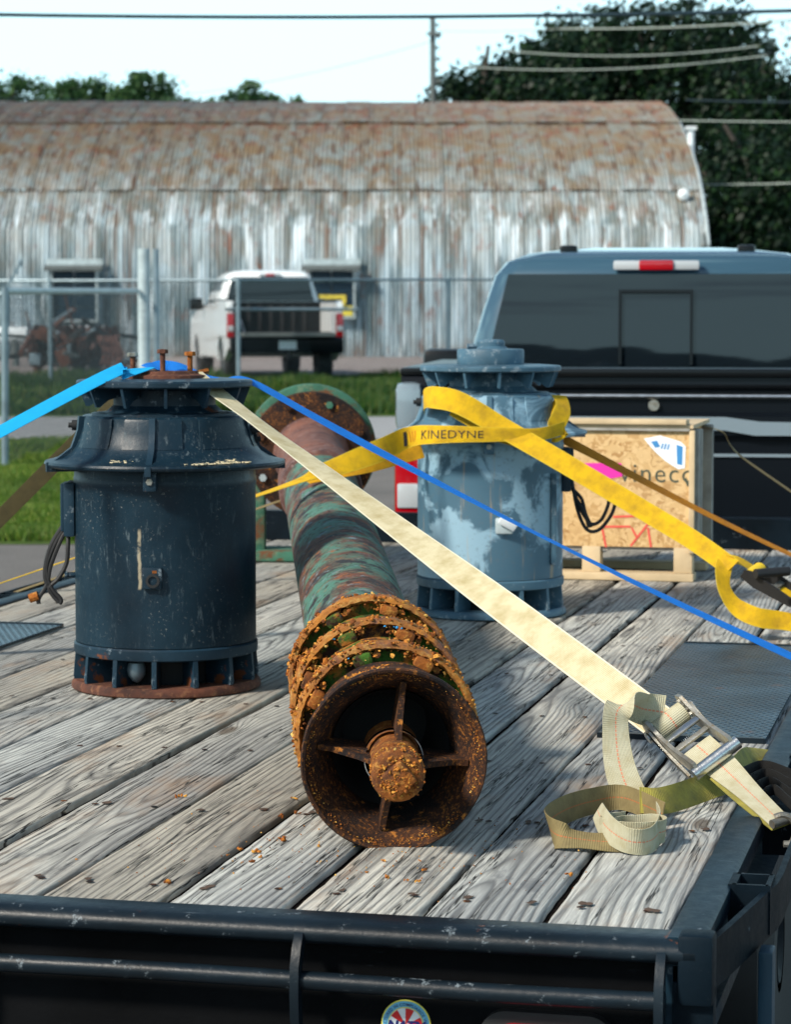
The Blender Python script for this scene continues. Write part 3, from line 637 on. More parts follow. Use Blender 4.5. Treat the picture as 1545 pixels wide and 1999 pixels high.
for k in range(46):
    a = P(rnd.uniform(48, 245), rnd.uniform(648, 715), Y=rnd.uniform(48.6, 50.8)); d_ = V3((rnd.gauss(0, .5), rnd.gauss(0, .3), rnd.gauss(0, .35))); m_ = rnd.choice(('rust_base', 'pipe_far', 'post', 'galv_pipe', 'inner', 'rubber', 'inner'))
    part('scrap_bar', MB().cyl(a, a+d_, rnd.uniform(.015, .05), 7) if k % 3 else MB().box(a, (rnd.uniform(.1, .4), .2, rnd.uniform(.05, .25)), rot=Matrix.Rotation(rnd.random()*3, 3, 'Y'), bev=.01), M[m_], hr)
part('hitch', MB().cyl(P(60, 655, Y=49), P(40, 690, Y=47.5), .05, 8), M['rust_base'], hr)
def trough(xa, xb, ya, yb, Y, label):
    a = P(xa, yb, Y=Y); b = P(xb, ya, Y=Y); t = thing('stock_tank', label, 'tank', Vector(((a.x+b.x)/2, Y, .5)), group='white tanks behind the fence')
    part('shell', MB().cyl((a.x, Y, (a.z+b.z)/2), (b.x, Y, (a.z+b.z)/2), (b.z-a.z)/2, 20), M['white_wood'], t)
    for s_ in (.2, .8): part('leg', MB().box((a.x+(b.x-a.x)*s_, Y, (a.z+.5)/2), (.08, .4, a.z-.5+.2)), M['post'], t, smooth=0)
trough(-60, 52, 638, 672, 52.5, 'white tank partly cut off by the left edge'); trough(112, 205, 636, 664, 53, 'white tank standing behind the rusty harrow')

# ------------------------------------------------------------------ pickups
def pickup(name, label, loc, rz, paint, roofpaint, tailgate_open, chrome_rear):
    """local frame: x to the right, y forward, z up, origin on the ground under the tailgate"""
    t = thing(name, label, 'pickup truck', loc, rz)
    def pt(n, mb, m, parent=None, **k): return build(n, mb, m, parent or t, **k)
    BL, W, RZ = 1.75, 1.0, 1.46
    arch = [(1.02+.44*math.cos(a), .40+.44*math.sin(a)) for a in [PI*i/12 for i in range(13)]]
    side = [(0, .62), (.02, 1.36), (.06, RZ), (BL, RZ), (BL, .48)]+arch+[(.30, .50)]
    for s_ in (-1, 1):
        mb = MB().prism(side, 'x', s_*(W-.10), s_*W); pt('bedside', mb, paint)
        pt('bed_rail', MB().box((s_*(W-.07), BL/2+.02, RZ+.012), (.15, BL-.05, .03), bev=.01), M['car_black'])
        mb = MB().lathe([(.12, -.12), (.34, -.13), (.38, -.10), (.395, 0), (.38, .10), (.34, .13), (.12, .12)], 32, Matrix.Translation((s_*(W-.17), 1.02, .40)) @ Matrix.Rotation(PI/2, 4, 'Y')); w = pt('wheel', mb, M['rubber'])
        pt('rim', MB().lathe([(.001, .10), (.10, .125), (.20, .10), (.24, .12)], 24, Matrix.Translation((s_*(W-.17), 1.02, .40)) @ Matrix.Rotation(s_*PI/2, 4, 'Y')), M['steel'], w)
        mb = MB().lathe([(.12, -.12), (.34, -.13), (.38, -.10), (.395, 0), (.38, .10), (.34, .13), (.12, .12)], 24, Matrix.Translation((s_*(W-.17), 4.75, .40)) @ Matrix.Rotation(PI/2, 4, 'Y')); pt('wheel', mb, M['rubber'])
        # tail lamp in three lenses
        lx = s_*(W-.045); tl = pt('tail_light', MB().box((lx, -.005, 1.02), (.125, .09, .42), bev=.02), M['red_lens'])
        pt('reverse_lens', MB().box((lx, -.045, .975), (.10, .03, .10), bev=.01), M['clear_lens'], tl)
        cp = MB().box((lx+s_*.008, .02, 1.33), (.11, .09, .20), bev=.035); pt('corner_cap', cp, M['car_silver'] if not tailgate_open else roofpaint)
        # mirrors
        mr = pt('mirror', MB().box((s_*(W+.14), 3.45, 1.40), (.24, .10, .22), bev=.04), M['car_black']); pt('mirror_arm', MB().box((s_*(W+.01), 3.47, 1.36), (.12, .05, .06)), M['car_black'], mr)
    pt('bed_floor', MB().box((0, BL/2, .86), (2*W-.2, BL, .05)), M['post']); pt('bed_front', MB().box((0, BL-.02, 1.14), (2*W-.2, .05, .60)), M['car_black'])
    if tailgate_open:
        tgm = MB().box((0, -.27, .87), (1.58, .54, .07), bev=.015); tg_ = pt('tailgate', tgm, M['post']); pt('liner_panel', MB().box((0, -.27, .91), (1.5, .46, .012)), M['rubber'], tg_)
        for s_ in (-1, 1): pt('gate_cable', MB().cyl((s_*.83, .02, 1.30), (s_*.77, -.45, .92), .008, 6), M['steel'])
        for k in range(7): pt('liner_rib', MB().box((-.6+.2*k, BL-.06, 1.14), (.06, .03, .5), bev=.01), M['rubber'])
    else:
        tg_ = pt('tailgate', MB().prism([(-.02, .90), (-.025, 1.20), (-.05, 1.225), (-.05, 1.30), (-.012, 1.315), (-.012, 1.40), (-.045, 1.425), (-.04, RZ+.02), (.02, RZ+.03), (.06, RZ+.01), (.06, .90)], 'x', -.88, .88), paint)
        pt('reflection_band', MB().prism([(-.78, 1.245), (.30, 1.245), (.42, 1.225), (.80, 1.225), (.80, 1.275), (.44, 1.280), (.30, 1.298), (-.78, 1.298)], 'y', -.062, -.050), M['car_silver'], tg_, smooth=0)  # silver band stands in for a reflection across the lower tailgate
        pt('chrome_strip', MB().cyl((-.80, -.022, 1.378), (.80, -.022, 1.378), .011, 10), M['steel'], tg_); pt('spoiler_lip', MB().box((0, -.02, RZ+.012), (1.74, .09, .035), bev=.012), M['car_black'], tg_)
        pt('gate_seam', MB().box((-.83, -.047, 1.10), (.006, .004, .36)).box((.83, -.047, 1.10), (.006, .004, .36)), M['car_silver'], tg_, smooth=0); pt('lock', MB().cyl((.02, -.01, 1.342), (.02, -.03, 1.342), .022, 16), M['steel_dull'], tg_); pt('crease', MB().box((0, -.028, 1.145), (1.6, .012, .012)), M['car_silver'], tg_, smooth=0)
    bp = pt('rear_bumper', MB().prism([(-.25, .55), (-.27, .60), (-.27, .78), (-.23, .83), (-.04, .83), (-.04, .55)], 'x', -W+.02, W-.02), M['chrome'] if chrome_rear else M['car_dark'])
    pt('step_pad', MB().box((0, -.15, .84), (1.1, .16, .02)), M['rubber'], bp); pt('licence_plate', MB().box((0, -.28, .69), (.31, .012, .15)), M['label'], bp, smooth=0)
    pt('hitch', MB().box((0, -.30, .50), (.07, .3, .07)).cyl((0, -.42, .53), (0, -.42, .60), .025, 12), M['car_black'], bp)
    # cab: lower body, greenhouse with sloped back, roof, hood
    lower = [(BL+.02, .45), (BL+.02, 1.36), (4.05, 1.36), (4.3, 1.30), (5.55, 1.14), (5.72, .95), (5.72, .50), (5.19, .45)]+[(4.75+.44*math.cos(a), .40+.44*math.sin(a)) for a in [PI*i/10 for i in range(11)]]+[(4.31, .45)]
    pt('cab_body', MB().prism(lower, 'x', -W+.01, W-.01), paint)
    def ring_(y, z, hw): return [(-hw, y, z), (hw, y, z)]
    sec = [(0, .90, 1.36, BL+.03, 4.05), (.25, .865, 1.56, BL+.032, 3.80), (.5, .82, 1.72, BL+.045, 3.6), (.7, .765, 1.88, BL+.072, 3.38), (.86, .71, 1.945, BL+.105, 3.22), (1, .62, 1.985, BL+.20, 3.05)]
    mb = MB(); vs = []; 
    def seclist(hw, z, ya, yb):
        c = .10; return [(-hw+c, ya, z), (hw-c, ya, z), (hw-.02, ya+.05, z), (hw, ya+.14, z), (hw, yb-.2, z), (hw-c, yb, z), (-hw+c, yb, z), (-hw, yb-.2, z), (-hw, ya+.14, z), (-hw+.02, ya+.05, z)]
    for _, hw, z, ya, yb in sec: vs += seclist(hw, z, ya, yb)
    n = 10; fs = [(i*n+k, i*n+(k+1) % n, (i+1)*n+(k+1) % n, (i+1)*n+k) for i in range(len(sec)-1) for k in range(n)]
    m_ = len(vs); vs += [(x*.5, (y+.9*2)/3+.25*0+.3, 2.01) for x, y, z in seclist(.60, 2.0, BL+.30, 3.05)]
    vs[m_:] = [(x*.6, y+(2.6-y)*.35, 2.015) for x, y, z in seclist(.62, 2.0, BL+.22, 3.05)]
    fs += [(m_-n+k, m_-n+(k+1) % n, m_+(k+1) % n, m_+k) for k in range(n)]+[tuple(range(m_, m_+n))]
    mb.add(vs, fs); pt('cab_roof', mb, roofpaint, smooth=60)
    # rear window: follows the sloped back of the greenhouse
    def yb_(z): return BL+.016+.115*(z-1.36)**2
    def plate(x0, x1, z0, z1, xi, off, th):
        z1 = z1 if z1-z0 > .06 else z1
        mb_ = MB(); a = [(x0, yb_(z0)-off, z0), (x1, yb_(z0)-off, z0), (x1-xi, yb_(z1)-off, z1), (x0+xi, yb_(z1)-off, z1)]
        b = [(x, y-th, z) for x, y, z in a]; return mb_.add(a+b, [(0, 1, 2, 3), (4, 7, 6, 5), (0, 4, 5, 1), (1, 5, 6, 2), (2, 6, 7, 3), (3, 7, 4, 0)])
    mb = MB(); NG = 14
    for i in range(NG+1):
        z = 1.455+(1.885-1.455)*i/NG; hw = .79-.10*i/NG
        for j in range(13): x = hw*(-1+j/6); mb.v.append((x, yb_(z)-.010+.030*(x/hw)**2*0+.0, z))
    mb.f = [(i*13+j, i*13+j+1, (i+1)*13+j+1, (i+1)*13+j) for i in range(NG) for j in range(12)]; b0 = len(mb.v)
    mb.v += [(x, y+.02, z) for x, y, z in mb.v]; mb.f += [tuple(k+b0 for k in reversed(f)) for f in list(mb.f)]
    rim_ = [j for j in range(13)]+[i*13+12 for i in range(1, NG+1)]+[NG*13+j for j in range(11, -1, -1)]+[i*13 for i in range(NG-1, 0, -1)]
    mb.f += [(rim_[k], rim_[k]+b0, rim_[(k+1) % len(rim_)]+b0, rim_[(k+1) % len(rim_)]) for k in range(len(rim_))]
    gl = pt('rear_window', mb, M['glass'])
    if not tailgate_open:
        sw = .165
        for a, b, c, d in ((-sw-.007, -sw+.007, 1.465, 1.80), (sw-.007, sw+.007, 1.465, 1.80), (-sw-.007, sw+.007, 1.797, 1.812)): pt('slider_frame', plate(a, b, c, d, 0, .015, .014), M['car_black'], gl, smooth=0)
    pt('brake_lamp', MB().box((0, yb_(1.93)-.005, 1.925), (.40, .05, .045), bev=.012), M['clear_lens']); bl = pt('brake_lens', MB().box((0, yb_(1.93)-.018, 1.925), (.16, .05, .047), bev=.01), M['red_lens'])
    for s_ in (-1, 1):
        if not tailgate_open: pt('clearance_light', MB().box((s_*.42, BL+.34, 2.000), (.085, .10, .05), bev=.015), M['car_black'])
        mb = MB(); xs = (.885, .80); mb.add([(s_*.893, 2.15, 1.42), (s_*.893, 3.80, 1.42), (s_*.80, 3.40, 1.83), (s_*.80, 2.25, 1.83), (s_*.873, 2.15, 1.42), (s_*.873, 3.80, 1.42), (s_*.78, 3.40, 1.83), (s_*.78, 2.25, 1.83)], [(0, 1, 2, 3), (7, 6, 5, 4), (0, 4, 5, 1), (1, 5, 6, 2), (2, 6, 7, 3), (3, 7, 4, 0)]); pt('side_window', mb, M['glass'], smooth=0)
    return t
TR = P(1283, 515, Y=12.3); hd = R(6.5)
tloc = Vector((TR.x-math.sin(hd)*1.9, TR.y-math.cos(hd)*1.9, 0))
pickup('parked_pickup', 'dark graphite pickup hitched in front of the loaded trailer', tloc, -hd, M['car_dark'], M['car_pillar'], False, False)
hd2 = R(-11); q = P(557, 700, Y=43.9)
wp = pickup('parked_pickup', 'white pickup with its tailgate down behind the chain link fence', Vector((q.x, q.y, gh(44.5)+.0)), -hd2, M['car_white'], M['car_white'], True, False); wp.scale = (.97, .97, .965)

# ------------------------------------------------------------------ trailer (local: x right, y forward, z up from deck top)
PSI = R(13.1); DZ = .85
C0 = P(1309, 1819, z=DZ)
tr = thing('flatbed_trailer', 'black flatbed trailer with weathered grey plank deck seen from its rear corner', 'trailer', C0, -PSI)
TM = Matrix.Translation(C0) @ Matrix.Rotation(-PSI, 4, 'Z')
WD, LD = 2.43, 5.9
def tp(n, mb, m, parent=None, **k): return build(n, mb, m, parent or tr, **k)
seams = [(0, .004), (.19, .010), (.368, .009), (.568, .017), (.76, .016), (.955, .003), (1.15, .018), (1.325, .004), (1.50, .009), (1.69, .007), (1.88, .009), (2.07, .007), (2.25, .008), (2.43, .004)]
for i in range(len(seams)-1):
    a, b = -seams[i+1][0]+seams[i+1][1]/2, -seams[i][0]-seams[i][1]/2; cx = (a+b)/2; w = b-a; rnd = random.Random(i*3+1); dz = rnd.uniform(-.003, .0005); zb = rnd.uniform(-.0015, .0015)
    nl = 150; mb = MB(); vs = []; fs = []
    cs = [(-.5, -.040), (-.5, -.006), (-.487, -.0015), (-.46, 0), (-.25, .0006), (0, .0008), (.25, .0006), (.46, 0), (.487, -.0015), (.5, -.006), (.5, -.040)]
    for j in range(nl+1):
        y = LD*j/nl
        el = .0030*mnoise.noise(Vector((y*3, i*5.1, 0)))+.0022*mnoise.noise(Vector((y*17, i*5.1, 3))); er = .0030*mnoise.noise(Vector((y*3, i*5.1, 9)))+.0022*mnoise.noise(Vector((y*17, i*5.1, 12)))
        for u, z in cs:
            e = el if u < -.3 else er if u > .3 else 0; zz = z-(abs(u) > .47)*abs(.0022*mnoise.noise(Vector((y*11, i+u, 7))))
            vs.append((u*w+e, y, zz+dz+zb*u*2+.001*mnoise.noise(Vector((y*2, i, u*2)))))
    m_ = len(cs)
    for j in range(nl):
        for k in range(m_): fs.append((j*m_+k, j*m_+(k+1) % m_, (j+1)*m_+(k+1) % m_, (j+1)*m_+k))
    fs += [tuple(range(m_)), tuple(nl*m_+k for k in reversed(range(m_)))]
    mb.add(vs, fs); build('plank', mb, M['wood'], tr, loc=(cx, 0, 0), smooth=50)
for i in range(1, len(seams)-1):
    if seams[i][1] > .005: tp('seam_shade', MB().box((-seams[i][0], LD/2, -.022), (seams[i][1]+.012, LD-.02, .018)), M['gap_shade'], smooth=0)  # dark strips stand in for the shade between the planks
# steel plates let into the deck over the wheels
def mat_plate():
    t = NT('pressed_steel_mesh_plate', .38, .3, .5); p = t.obj(); X, Y, Z = t.sep(p)
    a = t.math('SINE', t.math('MULTIPLY', t.math('ADD', X, t.math('MULTIPLY', Y, .5)), 330)); b = t.math('SINE', t.math('MULTIPLY', t.math('SUBTRACT', X, t.math('MULTIPLY', Y, .5)), 330)); g = t.math('MAXIMUM', a, b)
    c = t.mix(t.ramp(t.noise(p, 4, 6, .65), [(.35, 0), (.7, 1)]), (.012, .04, .065), (.055, .12, .175)); c = t.mix(t.band(g, .4, .9), t.mix(.5, c, (.006, .008, .01)), c)
    c = t.mix(t.ramp(t.noise(p, 13, 7, .7), [(.60, 0), (.68, .7)]), c, (.11, .06, .05)); t.set('Base Color', c); t.bump(g, .9, .003); return t.m
M['plate'] = mat_plate()
for a, b in ((-.355, -.012), (-WD+.012, -2.075)):
    o = tp('wheel_plate', MB().box(((a+b)/2, 2.395, .0045), (b-a, 1.49, .005)), M['plate'], smooth=0)
    for yy in (1.645, 3.145): tp('plate_edge', MB().box(((a+b)/2, yy, .004), (b-a, .012, .012)), M['black'], smooth=0)
# frame
B_ = M['black']
tp('rear_rail', MB().prism([(-.006, -.02), (-.006, .004), (-.012, .006), (-.060, .004), (-.074, -.001), (-.080, -.010), (-.080, -.020), (-.072, -.028), (-.02, -.030)], 'x', -WD-.06, .045), B_, smooth=50)
tp('rear_channel', MB().box((-WD/2, -.018, -.075), (WD+.1, .03, .09)), M['black_flat'])
pipe_ = MB().tube([(x, -.088+.0015*math.sin(x*5), -.078+.0012*math.sin(x*7)) for x in [-WD-.05+(WD+.055)*i/40 for i in range(41)]], .0135, 16); tp('rub_pipe', pipe_, B_)
tp('rear_panel', MB().box((-WD/2, -.030, -.31), (WD+.04, .02, .42), bev=.004), M['black_flat'])
for cx in (-.522, -.002, -1.05, -1.58, -2.1):
    pts_ = [(-.066, -.004), (-.083, -.012), (-.096, -.030), (-.108, -.055), (-.110, -.09), (-.107, -.135), (-.095, -.15), (-.04, -.16)]
    mb = MB(); vs = []; hw = .0065
    for k, (y, z) in enumerate(pts_):
        vs += [(cx-hw, y, z), (cx+hw, y, z), (cx+hw, y+.022, z-.004), (cx-hw, y+.022, z-.004)]
    n_ = len(pts_); fs = [(k*4+j, k*4+(j+1) % 4, (k+1)*4+(j+1) % 4, (k+1)*4+j) for k in range(n_-1) for j in range(4)]+[(0, 1, 2, 3), tuple((n_-1)*4+j for j in (3, 2, 1, 0))]
    mb.add(vs, fs); tp('bracket', mb, B_, smooth=40)
tp('side_rail', MB().prism([(.002, -.16), (.002, .004), (.006, .007), (.050, .007), (.056, .002), (.056, -.03), (.012, -.034), (.012, -.13), (.056, -.134), (.056, -.16)], 'y', -.06, LD+.02), M['black_side2'], smooth=40)
tp('side_rail', MB().prism([(-WD-.002, -.16), (-WD-.002, .004), (-WD-.006, .007), (-WD-.050, .007), (-WD-.056, .002), (-WD-.056, -.16)], 'y', -.06, LD+.02), M['black_side2'], smooth=40)
tp('corner_gusset', MB().box((.045, -.055, -.035), (.05, .05, .10), bev=.008).box((.040, -.045, -.12), (.06, .035, .13), bev=.006), M['black_side'])
B_ = M['black_side']
def rub(s_, x0):
    pts_ = [(.036, -.045, -.045), (.075, .12, -.032), (.118, .34, -.020), (.122, .40, -.018), (.122, LD, -.018)]
    mb = MB(); vs = []
    for x, y, z in pts_: vs += [(x0+s_*(x-.005), y, z+.022), (x0+s_*(x+.005), y, z+.022), (x0+s_*(x+.005), y, z-.050), (x0+s_*(x-.005), y, z-.050)]
    fs = [(k*4+j, k*4+(j+1) % 4, (k+1)*4+(j+1) % 4, (k+1)*4+j) for k in range(4) for j in range(4)]+[(0, 1, 2, 3), (19, 18, 17, 16)]
    tp('rub_rail', mb.add(vs, fs), B_, smooth=30)
    for k in range(10):
        y = .335+k*.585
        mb = MB()
        for dx, dy, w, d in ((.058, 0, .012, .085), (.112, 0, .008, .085), (.085, -.038, .055, .008), (.085, .038, .055, .008)): mb.box((x0+s_*dx, y+dy, -.030), (w, d, .075))
        tp('stake_pocket', mb, B_, smooth=30)
rub(1, 0); rub(-1, -WD)
tp('landing_leg', MB().box((.118, .22, -.42), (.022, .05, .70), bev=.004).box((.115, .22, -.80), (.12, .12, .02)), mat_black_paint('blue_black_leg_paint', (.012, .035, .055), .75, .68))
for u in (-.5, -WD+.5): tp('main_beam', MB().box((u, LD/2+.05, -.25), (.10, LD, .18)), M['black_flat'], smooth=0)
for k in range(10): tp('cross_member', MB().box((-WD/2, .3+k*.6, -.095), (WD-.02, .05, .10)), M['black_flat'], smooth=0)
tp('front_rail', MB().box((-WD/2, LD+.03, -.01), (WD+.1, .05, .24)), M['black_side'])
tp('tongue', MB().prism([(-WD/2-.5, LD), (-WD/2+.5, LD), (-WD/2+.05, LD+1.15), (-WD/2-.05, LD+1.15)], 'z', -.32, -.2), B_)
for u in (.02-.12, -WD+.10):
    for y in (1.95, 2.85):
        w = tp('wheel', MB().lathe([(.10, -.10), (.30, -.11), (.345, -.08), (.36, 0), (.345, .08), (.30, .11), (.10, .10)], 32, Matrix.Translation((u, y, -.49)) @ Matrix.Rotation(PI/2, 4, 'Y')), M['rubber']); build('rim', MB().lathe([(.001, .06), (.08, .10), (.15, .05), (.2, .09)], 20, Matrix.Translation((u, y, -.49)) @ Matrix.Rotation(PI/2 if u > -1 else -PI/2, 4, 'Y')), M['black_side'], w)
rnd = random.Random(4); mb = MB()
for i in range(len(seams)-1):
    for y in (.13, .72, 1.31, 1.9, 2.5, 3.1, 3.7):
        for f in (.22, .76):
            if -.36 < -(seams[i][0]+.19*f) and 1.6 < y < 3.2: continue
            x = -(seams[i][0]+(seams[i+1][0]-seams[i][0])*f)+rnd.uniform(-.012, .012); yy = y+rnd.uniform(-.015, .015)
            mb.lathe([(.0001, .0012), (.005, .0014), (.0065, .0008)], 10, Matrix.Translation((x, yy, 0)))
o = tp('deck_screws', mb, M['rust_dark']); o['kind'] = 'stuff'
# dark countersunk tears around the screws
mb = MB(); vs = []
for i in range(len(seams)-1):
    for y in (.13, .13, .72):
        for f in (.22, .76):
            if rnd.random() < .45: continue
            x = -(seams[i][0]+(seams[i+1][0]-seams[i][0])*f)+rnd.uniform(-.012, .012); yy = y+rnd.uniform(-.02, .02); n_ = 9; c = [(x+math.cos(2*PI*k/n_)*rnd.uniform(.004, .010), yy+math.sin(2*PI*k/n_)*rnd.uniform(.005, .016)) for k in range(n_)]
            mb.add([(a, b, .0015) for a, b in c]+[(x, yy, .0019)], [(k, (k+1) % n_, n_) for k in range(n_)])
o = tp('splintered_wood', mb, plain('dark_splintered_wood', (.085, .05, .032), .9, 0, .5, 60, .5)); o['kind'] = 'stuff'

# ---- lettering helper
def text_mb(s, size, fn, bold=0, spacing=1):
    cu = bpy.data.curves.new('lettering', 'FONT'); cu.body = s; cu.size = size; cu.align_x = 'CENTER'; cu.resolution_u = 3; cu.offset = bold; cu.space_character = spacing
    ob = bpy.data.objects.new('lettering', cu); C.objects.link(ob); dg = bpy.context.evaluated_depsgraph_get(); me = ob.evaluated_get(dg).to_mesh()
    bm = bmesh.new(); bm.from_mesh(me); bmesh.ops.triangulate(bm, faces=bm.faces[:]); bmesh.ops.subdivide_edges(bm, edges=[e for e in bm.edges if e.calc_length() > size*.4], cuts=2)
    bmesh.ops.triangulate(bm, faces=bm.faces[:]); bm.verts.index_update()
    mb = MB(); mb.add([fn(v.co.x, v.co.y) for v in bm.verts], [[v.index for v in f.verts] for f in bm.faces]); bm.free()
    ob.evaluated_get(dg).to_mesh_clear(); bpy.data.objects.remove(ob); bpy.data.curves.remove(cu); return mb
# round compliance decal on the rear panel
dc = TM.inverted() @ P(795, 1998, Y=(TM @ Vector((-.4, -.041, -.2))).y); DX, DZ_ = dc.x, dc.z; DY = -.0405
def disc2(r, n=48, cx=0, cz=0): return [(cx+r*math.cos(2*PI*k/n), cz+r*math.sin(2*PI*k/n)) for k in range(n)]
def flat(poly, y, th=.0006): return MB().prism([(DX+a, DZ_+b) for a, b in poly], 'y', y, y-th)
dcl = tp('compliance_decal', flat(disc2(.0365), DY), M['yellow_vinyl'], smooth=0)
build('ring_print', flat(disc2(.0345), DY-.0008), M['cyan_vinyl'], dcl, smooth=0); build('ring_print', flat(disc2(.0262), DY-.0016), M['yellow_vinyl'], dcl, smooth=0); build('field', flat(disc2(.0250), DY-.0024), M['white_vinyl'], dcl, smooth=0)
for a0 in range(0, 360, 60): build('red_wedge', flat([(0, 0)]+[(.0245*math.cos(R(a)), .0245*math.sin(R(a))) for a in range(a0, a0+31, 5)], DY-.0032), M['red_vinyl'], dcl, smooth=0)
build('decal_lettering', text_mb('NATM', .0175, lambda x, y: (DX+x*1.12+y*.25, DY-.0042, DZ_+y-.006), .0007), M['navy_vinyl'], dcl, smooth=0)
def arc(x, y):
    a = PI/2-x/.030; r_ = .0282+y; return (DX+r_*math.cos(a), DY-.0046, DZ_+r_*math.sin(a))
build('decal_lettering', text_mb('MANUFACTURED IN COMPLIANCE WITH NATM', .0062, arc, .0001, 1.12), M['navy_vinyl'], dcl, smooth=0)
# oval tail light at the bottom right of the rear panel
lc = TM.inverted() @ P(1072, 2026, Y=(TM @ Vector((-.17, -.041, -.2))).y)
def oval(w, h, n=14):
    o_ = []
    for sx, a0 in ((1, -PI/2), (-1, PI/2)):
        for k in range(n+1): a = a0+PI*k/n; o_.append((lc.x+sx*(w-h)+h*math.cos(a), lc.z+h*math.sin(a)))
    return o_
tlx = tp('tail_light', MB().prism(oval(.098, .040), 'y', -.040, -.060), M['rubber'], smooth=40); build('lens', MB().prism(oval(.072, .024), 'y', -.060, -.067), M['red_lens'], tlx, smooth=40)
tp('side_marker', MB().box((.030, -.072, -.20), (.03, .012, .10), bev=.004), M['red_lens'])

# ------------------------------------------------------------------ vertical motors
def motor(name, label, loc, grey, rz):
    t = thing(name, label, 'pump motor', loc, rz); body, cast = (M['motor_grey'], M['cast_grey']) if grey else (M['motor_dark'], M['cast_dark'])
    def pt(n, mb, m, parent=None, **k): return build(n, mb, m, parent or t, **k)
    pt('base_ring', MB().lathe([(.150, 0), (.216, 0), (.220, .003), (.220, .012), (.216, .018), (.212, .022), (.150, .022)], 72, None, True, jitter=.004), M['cast_grey'] if grey else M['rust_base'])
    pt('inner_drum', MB().lathe([(.13, .02), (.13, .10)], 48), M['inner'])
    if not grey: pt('inner_fitting', MB().lathe([(.0001, .028), (.018, .022), (.022, .008), (.020, -.006), (.010, -.02), (.0001, -.024)], 18, Matrix.Translation((-.055, -.150, .052))), M['galv_pipe'])
    n = 14; shared = None
    for k in range(n):
        if shared is None:
            shared = MB().prism([(.135, .022), (.214, .022), (.2155, .030), (.2105, .085), (.135, .085)], 'y', -.0055, .0055); o = pt('base_rib', shared, cast); first = o
        else:
            o = first.copy(); C.objects.link(o); o.parent = t
        o.rotation_euler = (0, 0, 2*PI*k/n+.18)
    pt('base_band', MB().lathe([(.135, .084), (.206, .082), (.2125, .085), (.2135, .092), (.2135, .106), (.210, .110), (.135, .110)], 72, None, True), cast)
    pt('shell', MB().lathe([(.20, .108), (.2095, .112), (.2095, .30), (.2098, .47), (.2115, .474), (.2115, .488), (.2098, .492), (.209, .512)], 96), body)
    pt('skirt', MB().lathe([(.20, .512), (.268, .514), (.276, .517), (.2785, .522), (.276, .527), (.262, .5305), (.240, .537), (.222, .549), (.209, .566), (.200, .590), (.193, .612), (.1915, .628), (.186, .632), (.165, .632), (.150, .60)], 96, jitter=.003), body)
    for a0, a1 in ((-152, -122), (-112, -74), (-62, -30), (-12, 60), (75, 140), (150, 195)): pt('raised_panel', MB().lathe([(.188, .560), (.214, .561), (.207, .580), (.2005, .60), (.1985, .622), (.1960, .6275), (.188, .6275)], 14, None, True, R(a0), R(a1)), body)
    gus = None
    for k, a in enumerate((-93, 10, 85, 150, 200)):
        if gus is None: gus = pt('gusset', MB().prism([(.186, .631), (.2035, .631), (.207, .60), (.222, .560), (.262, .5305), (.280, .526), (.280, .505), (.205, .505)], 'y', -.007, .007), cast)
        else:
            o = gus.copy(); C.objects.link(o); o.parent = t; gus = o
        gus.rotation_euler = (0, 0, R(a))
    pt('lug', MB().box((-.013, -.232, .492), (.030, .040, .044), bev=.004), cast); pt('lug_bolt', MB().cyl((-.013, -.25, .492), (-.013, -.256, .492), .008, 6), M['steel_dull'])
    pt('neck', MB().lathe([(.168, .630), (.168, .637), (.135, .640), (.118, .655), (.118, .69), (.130, .700)], 64), cast)
    fan = None
    for k in range(12):
        if fan is None: fan = pt('cap_rib', MB().prism([(.06, .701), (.199, .701), (.196, .690), (.181, .652), (.173, .652), (.150, .668), (.118, .676)], 'y', -.0035, .0035), cast)
        else:
            o = fan.copy(); C.objects.link(o); o.parent = t; fan = o
        fan.rotation_euler = (0, 0, 2*PI*k/12+.1)
    pt('cap_disc', MB().lathe([(.0001, .699), (.195, .699), (.2005, .697), (.2035, .700), (.2035, .709), (.200, .713), (.150, .7165), (.0001, .7165)], 96, jitter=.002), cast)
    if grey:
        pt('top_drum', MB().lathe([(.08, .716), (.095, .716), (.0965, .720), (.0965, .755), (.093, .760), (.045, .762), (.0001, .762)], 56), cast)
        pt('top_boss', MB().lathe([(.05, .760), (.046, .766), (.041, .768), (.041, .780), (.036, .787), (.0001, .788)], 40), cast); pt('side_stub', MB().cyl((-.045, -.02, .768), (-.068, -.025, .768), .007, 8), cast)
    else:
        pt('rusty_hub', MB().lathe([(.10, .716), (.098, .723), (.082, .727), (.078, .733), (.0001, .734)], 48, jitter=.03), M['rust_base'])
        for (x, y, h, m) in ((-.071, -.02, .054, 'steel_dull'), (.001, -.055, .062, 'rust_base'), (.060, -.01, .056, 'rust')):
            b = pt('bolt', MB().cyl((x, y, .716), (x, y, .716+h), .0062, 10), M['rust_base' if m != 'rust' else 'rust']); build('bolt_head', MB().lathe([(.0001, 0), (.0125, 0), (.0130, .002), (.0125, .009), (.0001, .010)], 6, Matrix.Translation((x, y, .712+h))), M[m], b, smooth=0)
        pt('nut', MB().cyl((.078, .0, .728), (.100, .01, .733), .007, 6), M['rust'])
    a = R(-90-4); bx = .2095
    Q = Matrix.Rotation(a+PI/2, 4, 'Z')
